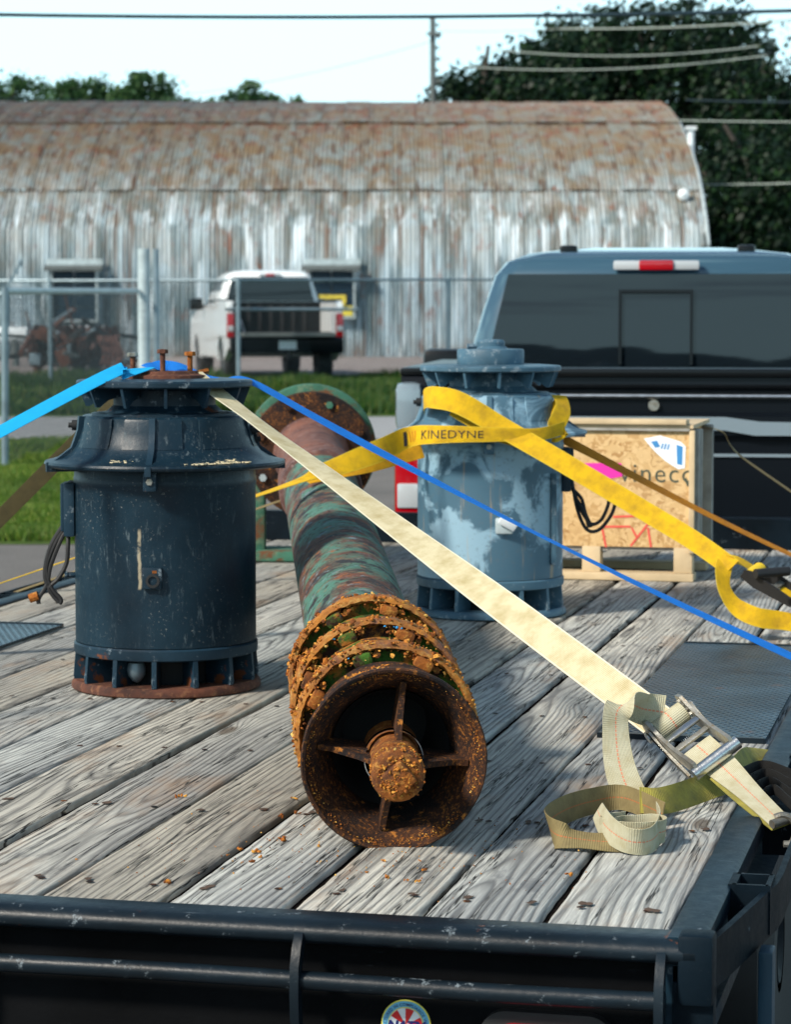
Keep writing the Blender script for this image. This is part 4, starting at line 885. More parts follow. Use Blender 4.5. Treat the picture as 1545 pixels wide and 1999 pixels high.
    if grey:
        bs = pt('boss', MB().box((.032, -.207, .268), (.050, .03, .045), bev=.006), M['galv_pale']); build('torn_cover', MB().box((.042, -.232, .278), (.052, .014, .028), bev=.004, rot=Matrix.Rotation(.5, 3, 'Y') @ Matrix.Rotation(.5, 3, 'X')), M['label'], bs)
        pt('seam_strip', MB().box((.176, -.125, .28), (.016, .018, .26), bev=.004), cast)
    else:
        bs = pt('boss', MB().box((-.012, -.2105, .273), (.045, .022, .050), bev=.006), cast); build('boss_bore', MB().lathe([(.0155, 0), (.0155, .004), (.010, .004), (.009, -.012), (.0001, -.012)], 24, Matrix.Translation((-.010, -.2215, .268)) @ Matrix.Rotation(PI/2, 4, 'X')), M['inner'], bs)
        build('rust_mark', MB().box((-.006, -.2217, .288), (.010, .002, .006)), M['rust'], bs)
        pt('stud', MB().cyl((-.205, -.03, .262), (-.225, -.035, .262), .007, 8).cyl((-.225, -.035, .262), (-.231, -.036, .262), .011, 6), M['cast_dark'])
    s_ = 1 if grey else -1
    # terminal box, bolts and cut cables on the side
    tb = pt('terminal_box', MB().box((s_*.217, -.01, .415), (.026, .10, .125), bev=.006), M['cast_dark']); build('box_cover', MB().box((s_*.233, -.01, .42), (.008, .09, .11), bev=.003), M['cast_dark'], tb)
    for (ang, z) in ((R(183), .608), (R(-4), .598), (R(2), .575)):
        d = Vector((math.cos(ang), math.sin(ang), 0)); pt('side_bolt', MB().cyl(d*.186+Vector((0, 0, z)), d*.214+Vector((0, 0, z)), .012, 12).cyl(d*.214+Vector((0, 0, z)), d*.222+Vector((0, 0, z)), .007, 6), M['inner'])
    def cab(pts_, r_=.0052):
        P_ = [Vector(p) for p in pts_]; out = []
        for i in range(len(P_)-1):
            p0, p1, p2, p3 = P_[max(i-1, 0)], P_[i], P_[i+1], P_[min(i+2, len(P_)-1)]
            for k in range(6):
                u = k/6; out.append(.5*((2*p1)+(p2-p0)*u+(2*p0-5*p1+4*p2-p3)*u*u+(3*p1-p0-3*p2+p3)*u**3))
        out.append(P_[-1]); c = pt('cable', MB().tube(out, r_, 8), M['rubber']); return c
    if grey:
        cab([(.235, -.02, .37), (.255, -.03, .31), (.285, -.05, .262), (.315, -.05, .270), (.335, -.05, .31), (.34, -.05, .34)]); cab([(.235, -.02, .38), (.250, -.03, .30), (.275, -.05, .245), (.31, -.05, .243), (.345, -.05, .285), (.36, -.05, .33)]); cab([(.235, -.02, .36), (.262, -.03, .33), (.272, -.05, .29), (.290, -.05, .252)])
        cab([(.235, -.02, .365), (.245, -.03, .335), (.268, -.05, .295), (.282, -.05, .25)])
    else:
        cab([(-.225, -.03, .38), (-.252, -.04, .335), (-.272, -.04, .28), (-.262, -.04, .235), (-.240, -.04, .207), (-.243, -.04, .196)])
        cab([(-.222, -.03, .375), (-.240, -.04, .34), (-.262, -.04, .285), (-.272, -.04, .24), (-.290, -.04, .21), (-.291, -.04, .196)])
        cab([(-.222, -.03, .37), (-.222, -.04, .33), (-.226, -.04, .29), (-.245, -.04, .255), (-.266, -.04, .235), (-.262, -.04, .22)]); cab([(-.228, -.03, .385), (-.262, -.04, .33), (-.276, -.04, .265), (-.262, -.04, .222), (-.244, -.04, .200)])
        pt('taped_cable_end', MB().cyl((-.292, -.04, .215), (-.312, -.04, .208), .011, 10), M['rust'])
    return t
m1 = motor('vertical_motor', 'dark slate blue vertical motor with blue strap and three upright bolts on top', P(325, 1338, z=DZ+.001), False, 0)
m2 = motor('vertical_motor', 'patchy pale blue grey vertical motor wrapped by the yellow strap beside the wooden crate', P(957, 1195, z=DZ+.001), True, 0)
L1, L2 = m1.location.copy(), m2.location.copy()
# dried cream splashes on the skirt of the dark motor
rnd = random.Random(3); mb = MB()
for (a, r_, n_) in ((-62, .262, 18), (-52, .255, 30), (-48, .24, 12), (-108, .24, 12), (-118, .228, 8), (-70, .27, 6), (-40, .26, 10)):
    for k in range(n_):
        aa = R(a)+rnd.gauss(0, .05); rr = r_+rnd.gauss(0, .006); z = .5305+max(0, (.255-rr))*.30+.001; s_ = rnd.uniform(.002, .006)
        mb.box((rr*math.cos(aa), rr*math.sin(aa), z), (s_*2.2, s_*1.3, .002), rot=Matrix.Rotation(rnd.random()*3, 3, 'Z'))
o = build('dried_splashes', mb, plain('dried_cream_clay', (.62, .54, .36), .9), m1); o['kind'] = 'stuff'

# ------------------------------------------------------------------ turbine pump lying on the deck
A = P(770, 1485, Y=4.21); Bp = P(606, 882, Y=9.0); ax = (Bp-A).normalized()
AM = Matrix.Translation(A) @ ax.to_track_quat('Z', 'Y').to_matrix().to_4x4()
def am(p): return AM @ Vector(p)
pump = thing('turbine_pump', 'long rusty turbine pump lying across the deck with its open bell end nearest', 'pump', Vector((A.x, A.y, DZ)))
def pp(n, mb, m, parent=None, **k): return part(n, mb, m, parent or pump, **k)
# direction helpers in the pump's own frame: find the roll so that 'up' is known
inv = AM.inverted().to_3x3(); upl = inv @ Vector((0, 0, 1)); UPA = math.atan2(upl.y, upl.x)
lfl = inv @ Vector((-1, 0, 0)); LFS = 1 if math.sin(math.atan2(lfl.y, lfl.x)-UPA) > 0 else -1
def ang(deg): return UPA+LFS*R(deg)      # 0 = up, +90 = towards the left of the picture
pp('suction_bell', MB().lathe([(.146, .001), (.1505, -.001), (.1530, .003), (.1525, .012), (.146, .045), (.137, .085), (.131, .13), (.129, .19), (.09, .20), (.092, .15), (.098, .11), (.112, .070), (.130, .032), (.142, .012)], 128, AM, True, jitter=.008), M['rust_dark'])
pp('bell_throat', MB().lathe([(.098, .10), (.080, .16), (.074, .30), (.0001, .31)], 64, AM), M['inner'])
LUGS = []
for k, z0 in enumerate((.205, .445, .690)):
    pp('bowl_ring', MB().lathe([(.125, z0+.026), (.1445, z0+.024), (.1465, z0+.004), (.150, z0-.002), (.1565, z0+.001), (.158, z0+.006), (.1590, z0+.012), (.1585, z0+.018), (.1585, z0+.026), (.156, z0+.034), (.148, z0+.038), (.125, z0+.040)], 260, AM, True, jitter=.02, rough=.014), M['ring'])
    pp('ring_face', MB().lathe([(.112, z0-.010), (.118, z0+.010), (.124, z0+.019), (.132, z0+.021), (.140, z0+.021), (.1455, z0+.019)], 220, AM, jitter=.012, rough=.02), M['bowl'])
    zb = z0+.038; ln = .20 if k < 2 else .075
    if k < 2: pf = [(.128, zb), (.134, zb+.008), (.133, zb+.030), (.126, zb+.060), (.122, zb+.11), (.124, zb+.15), (.126, zb+.175), (.126, zb+ln)]
    else: pf = [(.140, zb), (.134, zb+.02), (.120, zb+.05), (.114, zb+ln)]
    pp('pump_bowl', MB().lathe(pf, 96, AM, jitter=.01), M['bowl'])
    for j in range(8):
        a = ang(j*45+18+k*7); c = Vector((.136*math.cos(a), .136*math.sin(a), z0+.004)); mb = MB().box(c, (.020, .034, .034), AM, rot=Matrix.Rotation(a, 3, 'Z'), bev=.007); pp('bowl_lug', mb, M['rust' if j % 3 else 'bowl']); LUGS.append((a, z0))
        mb = MB().cyl((.138*math.cos(a+.19), .138*math.sin(a+.19), z0+.004), (.138*math.cos(a+.19), .138*math.sin(a+.19), z0+.020), .0065, 6, M=AM); pp('bowl_bolt', mb, M['rust'])
# bearing hub with its four vanes
hub = pp('bearing_hub', MB().lathe([(.0001, -.116), (.034, -.116), (.0405, -.112), (.0430, -.104), (.0430, -.085), (.0405, -.078), (.0405, .02), (.046, .10), (.0001, .12)], 56, AM, jitter=.02), M['rust'])
pp('square_plug', MB().box((0, 0, -.124), (.042, .042, .022), AM, rot=Matrix.Rotation(ang(40), 3, 'Z'), bev=.006), M['rust'], hub)
pp('bearing_sleeve', MB().lathe([(.0475, .012), (.0488, .012), (.0488, .030), (.0475, .030)], 72, AM, True), M['chrome'], hub)
for d_, l_ in ((-8, .131), (82, .131), (172, .131), (264, .131)):
    a = ang(d_); mb = MB(); R3 = Matrix.Rotation(a, 4, 'Z'); mb.prism([(.040, -.030), (.060, -.004), (l_-.028, .030), (l_-.006, .034), (l_-.012, .10), (.040, .10)], 'y', -.0048, .0048, AM @ R3); pp('vane', mb, M['rust_dark'])
# column pipe
def wob(prof_): return MB().lathe(prof_, 96, AM, jitter=.006)
pp('column_pipe', wob([(.112, .78)]+[(.113, .8+.1*i) for i in range(29)]+[(.113, 3.68)]), M['pipe'])
cp = pp('pipe_coupling', MB().lathe([(.113, 3.66), (.124, 3.665), (.127, 3.69), (.127, 3.80), (.122, 3.81), (.1165, 3.815), (.1165, 3.86), (.124, 3.87), (.127, 3.89), (.127, 3.93), (.118, 3.94)], 80, AM, jitter=.006), M['pipe_far'])
pp('upper_pipe', MB().lathe([(.117, 3.93), (.117, 4.1), (.112, 4.2), (.112, 4.60), (.120, 4.66), (.130, 4.70)], 80, AM, jitter=.006), M['pipe_far'])
fl = pp('rusty_flange', MB().lathe([(.10, 4.700), (.208, 4.700), (.214, 4.703), (.215, 4.728), (.10, 4.730)], 96, AM, True), M['rust_dark'])
for k in range(8):
    a = ang(k*45-20); c = (.182*math.cos(a), .182*math.sin(a), 4.688); pp('flange_bolt', MB().cyl(c, (c[0], c[1], 4.702), .013, 6, M=AM), M['green' if k in (0, 3) else 'rust_dark'] if k != 3 else M['galv_pale'], fl)
hm = Matrix.Translation(Vector((0, 0, .012))) @ AM
pp('head_flange', MB().lathe([(.10, 4.745), (.220, 4.745), (.226, 4.749), (.227, 4.775), (.10, 4.78)], 96, hm, True), M['green'])
pp('discharge_head', MB().lathe([(.12, 4.78), (.15, 4.80), (.155, 4.95), (.17, 5.10), (.17, 5.14), (.0001, 5.15)], 64, AM), M['green'])
e = am((0, 0, 4.95)); mb = MB()
for dx in (-.185, .135): mb.box((e.x+dx, e.y-.03, DZ+.17), (.065, .10, .28), bev=.01)
mb.box((e.x-.04, e.y-.03, DZ+.020), (.52, .22, .036), bev=.008); mb.box((e.x-.06, e.y, DZ+.25), (.42, .10, .05), bev=.01)
pp('head_foot', mb, M['green'])
# crumbs of clay and rust stuck to the bowls
rnd = random.Random(21); ico = bmesh.new(); bmesh.ops.create_icosphere(ico, subdivisions=1, radius=1); icv = [v.co.copy() for v in ico.verts]; icf = [[v.index for v in f.verts] for f in ico.faces]; ico.free()
def crumb(mb, c, s_, flatz=1):
    o_ = Matrix.Rotation(rnd.random()*6, 3, 'Z') @ Matrix.Rotation(rnd.random()*6, 3, 'X'); sx, sy, sz = rnd.uniform(.6, 1.35), rnd.uniform(.6, 1.3), rnd.uniform(.4, 1.0)
    b = len(mb.v); mb.v += [tuple(c+o_ @ Vector((v.x*sx, v.y*sy, v.z*sz))*s_*rnd.uniform(.55, 1.3)) for v in icv]; mb.f += [tuple(i+b for i in f) for f in icf]
mb = MB(); cnt = 0; tries = 0
while cnt < 2000 and tries < 60000:
    tries += 1
    a = rnd.gauss(25, 75); z = rnd.uniform(.02, .76); w = rnd.random()
    k = min((.205, .445, .690), key=lambda q: abs(z-q-.018)); d = z-k
    if -.004 < d < .042: r_ = .158
    elif -.05 < d <= -.004:
        r_ = .122+.022*rnd.random(); z = k+.016
        if mnoise.noise(Vector((math.cos(R(a))*7, math.sin(R(a))*7, k*11+5))) < .12: continue
    else: r_ = (.126 if z > .2 else .1525-(z*.18 if z < .12 else .022))
    if mnoise.noise(Vector((math.cos(R(a))*4, math.sin(R(a))*4, z*11)))+(.10 if -.03 < d < .05 else -.16)+rnd.uniform(-.2, .2)-(.25 if a < -60 or a > 150 else 0) < .06: continue
    s_ = rnd.uniform(.0008, .0028) if rnd.random() < .85 else rnd.uniform(.0030, .0070)
    if -.004 < d < .03 and rnd.random() < .55: s_ *= .6
    aa = ang(a); crumb(mb, am((r_*math.cos(aa), r_*math.sin(aa), z)), s_); cnt += 1
for a, z0 in LUGS:
    for i in range(75):
        aa = a+rnd.gauss(0, .13); r_ = .133+.020*rnd.random(); crumb(mb, am((r_*math.cos(aa), r_*math.sin(aa), z0+.012-abs(rnd.gauss(0, .010)))), rnd.uniform(.0015, .0044))
for i in range(900):
    a = rnd.gauss(20, 75); z0 = rnd.choice((.205, .445, .690)); aa = ang(a); r_ = .1585
    if mnoise.noise(Vector((math.cos(aa)*6, math.sin(aa)*6, z0*20))) < -.1: continue
    crumb(mb, am((r_*math.cos(aa), r_*math.sin(aa), z0+rnd.uniform(-.004, .034))), rnd.uniform(.0012, .0045))
o = pp('clay_crumbs', mb, M['mud'], smooth=0); o['kind'] = 'stuff'
mb = MB()
for i in range(4200):          # inside of the bell and front of the hub
    if i < 3800:
        z = rnd.uniform(.004, .09); a = rnd.uniform(0, 360); r_ = .1455-z*.42
        if mnoise.noise(Vector((math.cos(R(a))*5, math.sin(R(a))*5, z*30)))+rnd.uniform(-.4, .4) < -.05: continue
        s_ = rnd.uniform(.0006, .0019)
    else:
        if i % 2: r_ = .034*math.sqrt(rnd.random()); z = -.1165-(.018 if r_ < .022 else 0); a = rnd.uniform(0, 360)
        else: r_ = .0425; z = rnd.uniform(-.114, -.06); a = rnd.uniform(0, 360)
        s_ = rnd.uniform(.0012, .0034)
    aa = ang(a); crumb(mb, am((r_*math.cos(aa), r_*math.sin(aa), z)), s_)
o = pp('rust_grains', mb, M['mud'], smooth=0); o['kind'] = 'stuff'
mb = MB()
for i in range(30):
    a, z = rnd.choice(((24, .215), (-14, .452), (-11, .454), (30, .454), (74, .30), (96, .215))); aa = ang(a+rnd.gauss(0, 3.5)); crumb(mb, am((.147*math.cos(aa), .147*math.sin(aa), z+rnd.gauss(0, .010))), rnd.uniform(.0012, .0034))
o = pp('blue_paint_flecks', mb, plain('bright_blue_paint', (.04, .33, .68), .5), smooth=0); o['kind'] = 'stuff'
# flakes fallen on the deck
mb = MB(); spots = [(350, 1553, .007), (575, 1558, .006), (557, 1637, .008), (502, 1660, .008), (470, 1657, .007), (508, 1672, .004), (495, 1680, .005), (623, 1650, .005), (576, 1585, .006), (548, 1594, .006), (752, 1710, .006), (750, 1680, .004), (716, 1702, .003), (820, 1680, .003), (832, 1697, .004), (797, 1718, .004), (817, 1719, .005), (829, 1697, .005), (1115, 1707, .006), (445, 1668, .003), (327, 1720, .007), (640, 1600, .003), (147, 1678, .003)]
for px, py, s_ in spots:
    for k in range(4): c = P(px, py, z=DZ+s_*.4); crumb(mb, c+Vector((rnd.gauss(0, s_*.5), rnd.gauss(0, s_*.7), 0)), s_*.55)
for i in range(260):
    c = Vector((A.x+max(-.6, min(.3, rnd.gauss(-.05, .20))), A.y+rnd.gauss(-.02, .16), DZ+.001)); crumb(mb, c, rnd.uniform(.0006, .0018))
single('rust_flakes', mb, M['mud'], 'scattered orange rust flakes lying on the planks in front of the pump', 'debris', kind='stuff', smooth=0)

# ------------------------------------------------------------------ crate
ca = P(1355, 1136, z=DZ); ch_ = .49; cw, cd = .66, .46
crate = thing('wooden_crate', 'strand board shipping crate with pink tape between the grey motor and dark pickup', 'crate', ca, -PSI)
def cp_(n, mb, m, parent=None, **k): return build(n, mb, m, parent or crate, **k)
fb = cp_('front_panel', MB().box((-cw/2-.0, .006, .297), (cw-.012, .012, .376)), M['osb'], smooth=0)
cp_('side_panel', MB().box((-.030, cd/2+.02, .297), (.012, cd-.04, .376)), M['osb'], smooth=0); cp_('side_panel', MB().box((-cw+.03, cd/2+.02, .297), (.012, cd-.04, .376)), M['osb'], smooth=0); cp_('back_panel', MB().box((-cw/2, cd-.006, .297), (cw-.02, .012, .376)), M['osb'], smooth=0)
cp_('lid', MB().box((-cw/2-.004, cd/2, .499), (cw+.0, cd+.02, .012)), M['pine'], smooth=0); cp_('lid_board', MB().box((-cw/2+.0, .02, .5135), (cw-.05, .09, .016), bev=.003), M['pine']); cp_('top_batten', MB().box((-cw/2-.006, -.004, .489), (cw-.02, .018, .008)), M['pine_grey'], smooth=0)
for y_, d_ in ((.03, .045), (.10, .04), (cd-.04, .05)): cp_('corner_post', MB().box((-.006, y_+.02, .285), (.034, d_, .405), bev=.004), M['pine_grey'])
cp_('corner_post', MB().box((-.008, .000, .290), (.018, .022, .395), bev=.003), M['pine'])
for x_ in (-.032, -cw/2, -cw+.03): cp_('skid_block', MB().box((x_-.003, .03, .069), (.060, .06, .086), bev=.003), M['pine'])
for y_ in (.03, cd-.05): cp_('skid_board', MB().box((-cw/2, y_, .013), (cw, .085, .025), bev=.003), M['pine'])
cp_('floor_board', MB().box((-cw/2, cd/2, .102), (cw-.02, cd-.02, .014)), M['pine_grey'], smooth=0)
ci = crate.matrix_world.copy(); CM = Matrix.Translation(ca) @ Matrix.Rotation(-PSI, 4, 'Z'); CI = CM.inverted()
def cpx(px, py):     # photograph pixel -> front panel coordinates
    o_ = CI @ Vector((0, 0, CAMH)); d = (CI @ P(px, py, Y=9))-o_; t_ = (-.0005-o_.y)/d.y; q_ = o_+d*t_; return q_.x, q_.z
def patch(n, pxs, m, y=-.0008, parent=None): return cp_(n, MB().prism([cpx(*q_) for q_ in pxs], 'y', y, y-.0006), m, parent or fb, smooth=0)
patch('pink_tape', [(1141, 904), (1214, 904), (1216, 930), (1193, 934)], M['tape'])
lb = patch('shipping_label', [(1258, 856), (1290, 850), (1330, 862), (1340, 872), (1338, 914), (1325, 916), (1300, 900), (1282, 884), (1266, 866)], M['label'])
for q_ in ([(1272, 862), (1284, 860), (1290, 872), (1280, 874)], [(1322, 868), (1334, 872), (1333, 908), (1323, 906)], [(1294, 866), (1297, 866), (1294, 876), (1291, 876)], [(1300, 866), (1303, 866), (1300, 877), (1297, 877)], [(1306, 867), (1309, 867), (1306, 878), (1303, 878)]): patch('label_print', q_, M['ink_blue'], -.0016, lb)
cx_, cz_ = cpx(1284, 934); cp_('stencil_lettering', text_mb('vineco', .088, lambda x, y: (cx_+x*.96, -.0014, cz_+y-.012), -.0004, 1.12), M['ink_stencil'], fb, smooth=0)
cp_('stencil_mark', MB().prism([cpx(1337, 935), cpx(1341, 932), cpx(1347, 947), cpx(1343, 950)], 'y', -.001, -.0016), M['ink_stencil'], fb, smooth=0)
for a, b in (((1176, 1028), (1184, 1068)), ((1178, 1028), (1232, 1028)), ((1198, 1009), (1250, 1007)), ((1234, 1030), (1244, 1048)), ((1268, 1020), (1232, 1066)), ((1266, 1030), (1272, 1068))):
    xa, za = cpx(*a); xb, zb = cpx(*b); v_ = Vector((xb-xa, zb-za)).normalized()*.0035; nrm = (-v_.y, v_.x)
    cp_('crayon_stroke', MB().prism([(xa+nrm[0], za+nrm[1]), (xb+nrm[0], zb+nrm[1]), (xb-nrm[0], zb-nrm[1]), (xa-nrm[0], za-nrm[1])], 'y', -.0008, -.0014), M['ink_red'], fb, smooth=0)

# ------------------------------------------------------------------ straps
def catmull(Ps, k=10):
    out = []
    for i in range(len(Ps)-1):
        p0, p1, p2, p3 = Ps[max(i-1, 0)], Ps[i], Ps[i+1], Ps[min(i+2, len(Ps)-1)]
        for j in range(k):
            u = j/k; out.append(.5*((2*p1)+(p2-p0)*u+(2*p0-5*p1+4*p2-p3)*u*u+(3*p1-p0-3*p2+p3)*u**3))
    return out+[Ps[-1].copy()]
def ribbon(pts_, wd, width, th=.0022, k=10, ripple=0):
    """webbing: centre points, width directions, closed section; returns builder plus surface function"""
    c = catmull([Vector(p) for p in pts_], k); w = catmull([Vector(q_) for q_ in wd], k); mb = MB(); uv = []; L = 0; S = []
    ww = catmull([Vector((x, 0, 0)) for x in (width if isinstance(width, (list, tuple)) else [width]*len(pts_))], k)
    NU = 6
    for i in range(len(c)):
        t_ = (c[min(i+1, len(c)-1)]-c[max(i-1, 0)]).normalized(); wv = (w[i]-t_*w[i].dot(t_)).normalized(); n_ = wv.cross(t_)
        if i: L += (c[i]-c[i-1]).length
        hw = ww[i].x/2; S.append((L, c[i].copy(), wv, n_, hw))
        rp = ripple*mnoise.noise(Vector((L*14, 0, c[0].x*9)))
        for sgn in (1, -1):
            for j in range(NU+1):
                u = -1+2*j/NU
                if sgn < 0: u = -u
                mb.v.append(tuple(c[i]+wv*hw*u+n_*(th/2*sgn*(1 if abs(u) < .99 else .6)+rp*(1-u*u)))); uv.append(((u+1)/2, L))
    m_ = 2*(NU+1)
    for i in range(len(c)-1):
        for j in range(m_): mb.f.append((i*m_+j, i*m_+(j+1) % m_, (i+1)*m_+(j+1) % m_, (i+1)*m_+j))
    mb.f += [tuple(range(m_)), tuple((len(c)-1)*m_+j for j in reversed(range(m_)))]
    mb.uv = uv
    def surf(s_, u, off=0):
        for i in range(len(S)-1):
            if S[i+1][0] >= s_: break
        f = (s_-S[i][0])/max(1e-6, S[i+1][0]-S[i][0]); cc = S[i][1].lerp(S[i+1][1], f); wv = S[i][2].lerp(S[i+1][2], f); n_ = S[i][3].lerp(S[i+1][3], f); return cc+wv*S[i][4]*u+n_*off
    return mb, surf, L
def edge(side, Y, out=.125, z=DZ-.01):
    """a point on the trailer's side rub rail at distance Y"""
    u = out if side > 0 else -WD-out; v = (Y-C0.y+u*math.sin(PSI))/math.cos(PSI); p = TM @ Vector((u, v, 0)); p.z = z; return p
V = Vector
ZT = L1.z+.7165
# blue strap over the dark motor: bright flat left run, crown, then the twisted right run
bl = thing('blue_strap', 'blue tie down strap over the dark motor running down to the right edge', 'strap', L1+V((0, 0, .72)))
pa = edge(-1, 4.5); pk = P(292, 718, Y=L1.y-.05)
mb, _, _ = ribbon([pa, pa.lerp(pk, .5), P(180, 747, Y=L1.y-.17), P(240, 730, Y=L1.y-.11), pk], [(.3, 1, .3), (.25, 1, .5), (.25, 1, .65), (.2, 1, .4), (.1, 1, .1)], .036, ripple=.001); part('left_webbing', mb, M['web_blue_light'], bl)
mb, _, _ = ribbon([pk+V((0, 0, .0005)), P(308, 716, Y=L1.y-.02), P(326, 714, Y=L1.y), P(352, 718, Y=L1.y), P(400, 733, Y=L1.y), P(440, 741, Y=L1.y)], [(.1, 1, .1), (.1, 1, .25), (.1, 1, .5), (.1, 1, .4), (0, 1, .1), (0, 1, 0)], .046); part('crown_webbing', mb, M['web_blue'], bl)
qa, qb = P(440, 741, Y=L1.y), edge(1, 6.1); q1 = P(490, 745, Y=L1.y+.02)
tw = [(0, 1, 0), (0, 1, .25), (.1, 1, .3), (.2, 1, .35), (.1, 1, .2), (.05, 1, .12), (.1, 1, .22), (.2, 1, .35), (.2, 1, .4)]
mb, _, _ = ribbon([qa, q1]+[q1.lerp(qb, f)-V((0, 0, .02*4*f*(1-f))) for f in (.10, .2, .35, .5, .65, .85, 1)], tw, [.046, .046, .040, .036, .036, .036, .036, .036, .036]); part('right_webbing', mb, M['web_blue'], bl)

# cream ratchet strap over the dark motor
rs = thing('ratchet_strap', 'cream ratchet strap stretched from the dark motor to the near right deck corner', 'strap', L1+V((0, 0, .72)))
wa = P(372, 728, Y=L1.y-.02); hook = P(1527, 1607, Y=4.40); rat0 = P(1285, 1408, Y=4.76)
mb, _, _ = ribbon([wa]+[wa.lerp(rat0, f) for f in (.15, .3, .5, .75, 1)], [(a_*.61, math.sqrt(1-a_*a_), a_*.79) for a_ in (.36, .17, .27, .48, .78)]+[(.78, .25, .57)], [.062, .062, .064, .067, .070, .070], ripple=.0018); part('tension_webbing', mb, M['web_white'], rs)
te = edge(-1, 7.2); ts = P(300, 726, Y=L1.y+.05)
mb, _, _ = ribbon([wa+V((0, .01, .001)), P(345, 724, Y=L1.y+.03), ts, P(150, 862, Y=(ts.y*.65+te.y*.35)), te], [(0, 1, .1), (0, 1, 0), (0, 1, .1), (-.7, .1, .7), (-.7, .1, .7)], .040); part('rear_webbing', mb, M['web_brown'], rs)
# the ratchet itself, in a frame lying along the strap
dr = (hook-rat0).normalized(); rc = P(1345, 1440, Y=4.68); rx = V((.78, .25, .57)); rx = (rx-dr*rx.dot(dr)).normalized(); rn = rx.cross(dr)
if rn.z < 0: rn = -rn
RMt = Matrix((( rx.x, dr.x, rn.x, rc.x), (rx.y, dr.y, rn.y, rc.y), (rx.z, dr.z, rn.z, rc.z), (0, 0, 0, 1)))
RMt = RMt @ Matrix.Scale(1.25, 4)
rt = bpy.data.objects.new('ratchet', None); C.objects.link(rt); rt.parent = rs; rt.location = rc-rs.location
def rp_(n, mb, m, **k): return part(n, mb, m, rt, **k)
for s_ in (-1, 1):
    out = [(-.072, .004), (-.066, .018), (-.050, .022), (-.035, .016), (-.015, .012), (.02, .010), (.055, .014), (.078, .016), (.086, .006), (.078, -.004), (.04, -.006), (-.01, -.010), (-.04, -.014), (-.066, -.012)]
    mb = MB(); mb.prism([(a, b*1.35) for a, b in out], 'x', s_*.029, s_*.0345, RMt); rp_('side_plate', mb, M['steel_dull'], smooth=30)
    mb = MB(); mb.prism([(-.058, .010), (-.04, .018), (.0, -.016), (.045, -.026), (.05, -.016), (-.01, -.002)], 'x', s_*.0355, s_*.040, RMt); rp_('inner_plate', mb, M['steel_dull'], smooth=30)
    n_ = 14; g_ = [(-.048+(.020 if k % 2 else .0155)*math.cos(2*PI*k/(2*n_)), .004+(.020 if k % 2 else .0155)*math.sin(2*PI*k/(2*n_))) for k in range(2*n_)]
    rp_('ratchet_wheel', MB().prism(g_, 'x', s_*.026, s_*.0295, RMt), M['steel_dull'], smooth=0)
    rp_('axle_end', MB().cyl((s_*.0335, -.048, .004), (s_*.0425, -.048, .004), .0085, 16, M=RMt), M['steel'])
rp_('handle', MB().cyl((-.040, .080, .006), (.040, .080, .006), .0098, 20, M=RMt), M['steel'])
rp_('cross_bar', MB().box((0, -.008, .012), (.058, .012, .005), RMt, bev=.002), M['steel']); rp_('cross_bar', MB().box((0, .012, .004), (.058, .010, .004), RMt, bev=.001), M['steel_dull']); rp_('pawl', MB().box((.006, -.018, .006), (.040, .016, .004), RMt, rot=Matrix.Rotation(.5, 3, 'X'), bev=.001), M['steel_dull'])
rp_('spring', MB().tube([RMt @ V((-.012+.024*i/40, .002+.003*math.cos(i*1.3), .001+.003*math.sin(i*1.3))) for i in range(41)], .0007, 5), M['steel'])
lw = [RMt @ V(q_) for q_ in ((0, .02, -.004), (0, .06, -.006), (0, .09, -.006))]
spool = [RMt @ V((0, -.048+(.0135+.0012*i/8)*math.cos(-PI/2-i*.5), .004+(.0135+.0012*i/8)*math.sin(-PI/2-i*.5))) for i in range(27)]
mb, _, _ = ribbon(spool, [rx]*27, .064, .0022, 3); part('spool_webbing', mb, M['web_line'], rs)
# short lower length down to the hook
mb, _, _ = ribbon(lw+[lw[-1].lerp(hook, .45), hook], [rx, rx, rx, (.75, .5, .35), (.8, .45, .3)], [.062, .060, .056, .046, .038], .003); part('lower_webbing', mb, M['web_line'], rs)
mb, _, _ = ribbon([lw[2]-V((0, 0, .006)), lw[-1].lerp(hook, .5)-V((0.004, 0, .008)), hook-V((0, 0, .006))], [rx, (.75, .5, .35), (.8, .45, .3)], [.055, .045, .038], .003); part('doubled_webbing', mb, M['web_olive'], rs)
mb = MB(); hk = [hook+V(q_) for q_ in ((-.012, 0, .010), (.004, 0, .014), (.020, 0, .004), (.024, 0, -.016), (.018, 0, -.034), (.004, 0, -.036))]; mb.tube(catmull(hk, 4), .006, 8); mb.cyl(hook+V((-.018, -.01, .0)), hook+V((.022, .012, .008)), .008, 12); part('hook', mb, M['steel_dull'], rs)
# loose tail: out of the spool, over, down and coiled on the planks
def D(px, py, up=0): return P(px, py, z=DZ+up)
s0 = RMt @ V((0, -.055, .020))
tail = [s0, P(1258, 1384, Y=4.72), P(1228, 1374, Y=4.69), P(1206, 1388, Y=4.665), P(1203, 1425, Y=4.65), P(1208, 1480, Y=4.62), P(1220, 1525, Y=4.59), P(1240, 1562, Y=4.56)]
mb, _, _ = ribbon(tail, [rx, rx, (.82, .4, .35), (.9, .45, .1), (.95, .3, .0), (1, .1, .05), (1, .05, .15), (1, .05, .25)], [.062, .060, .056, .052, .050, .054, .058, .052], .0022, 8); part('hanging_tail', mb, M['web_line'], rs)
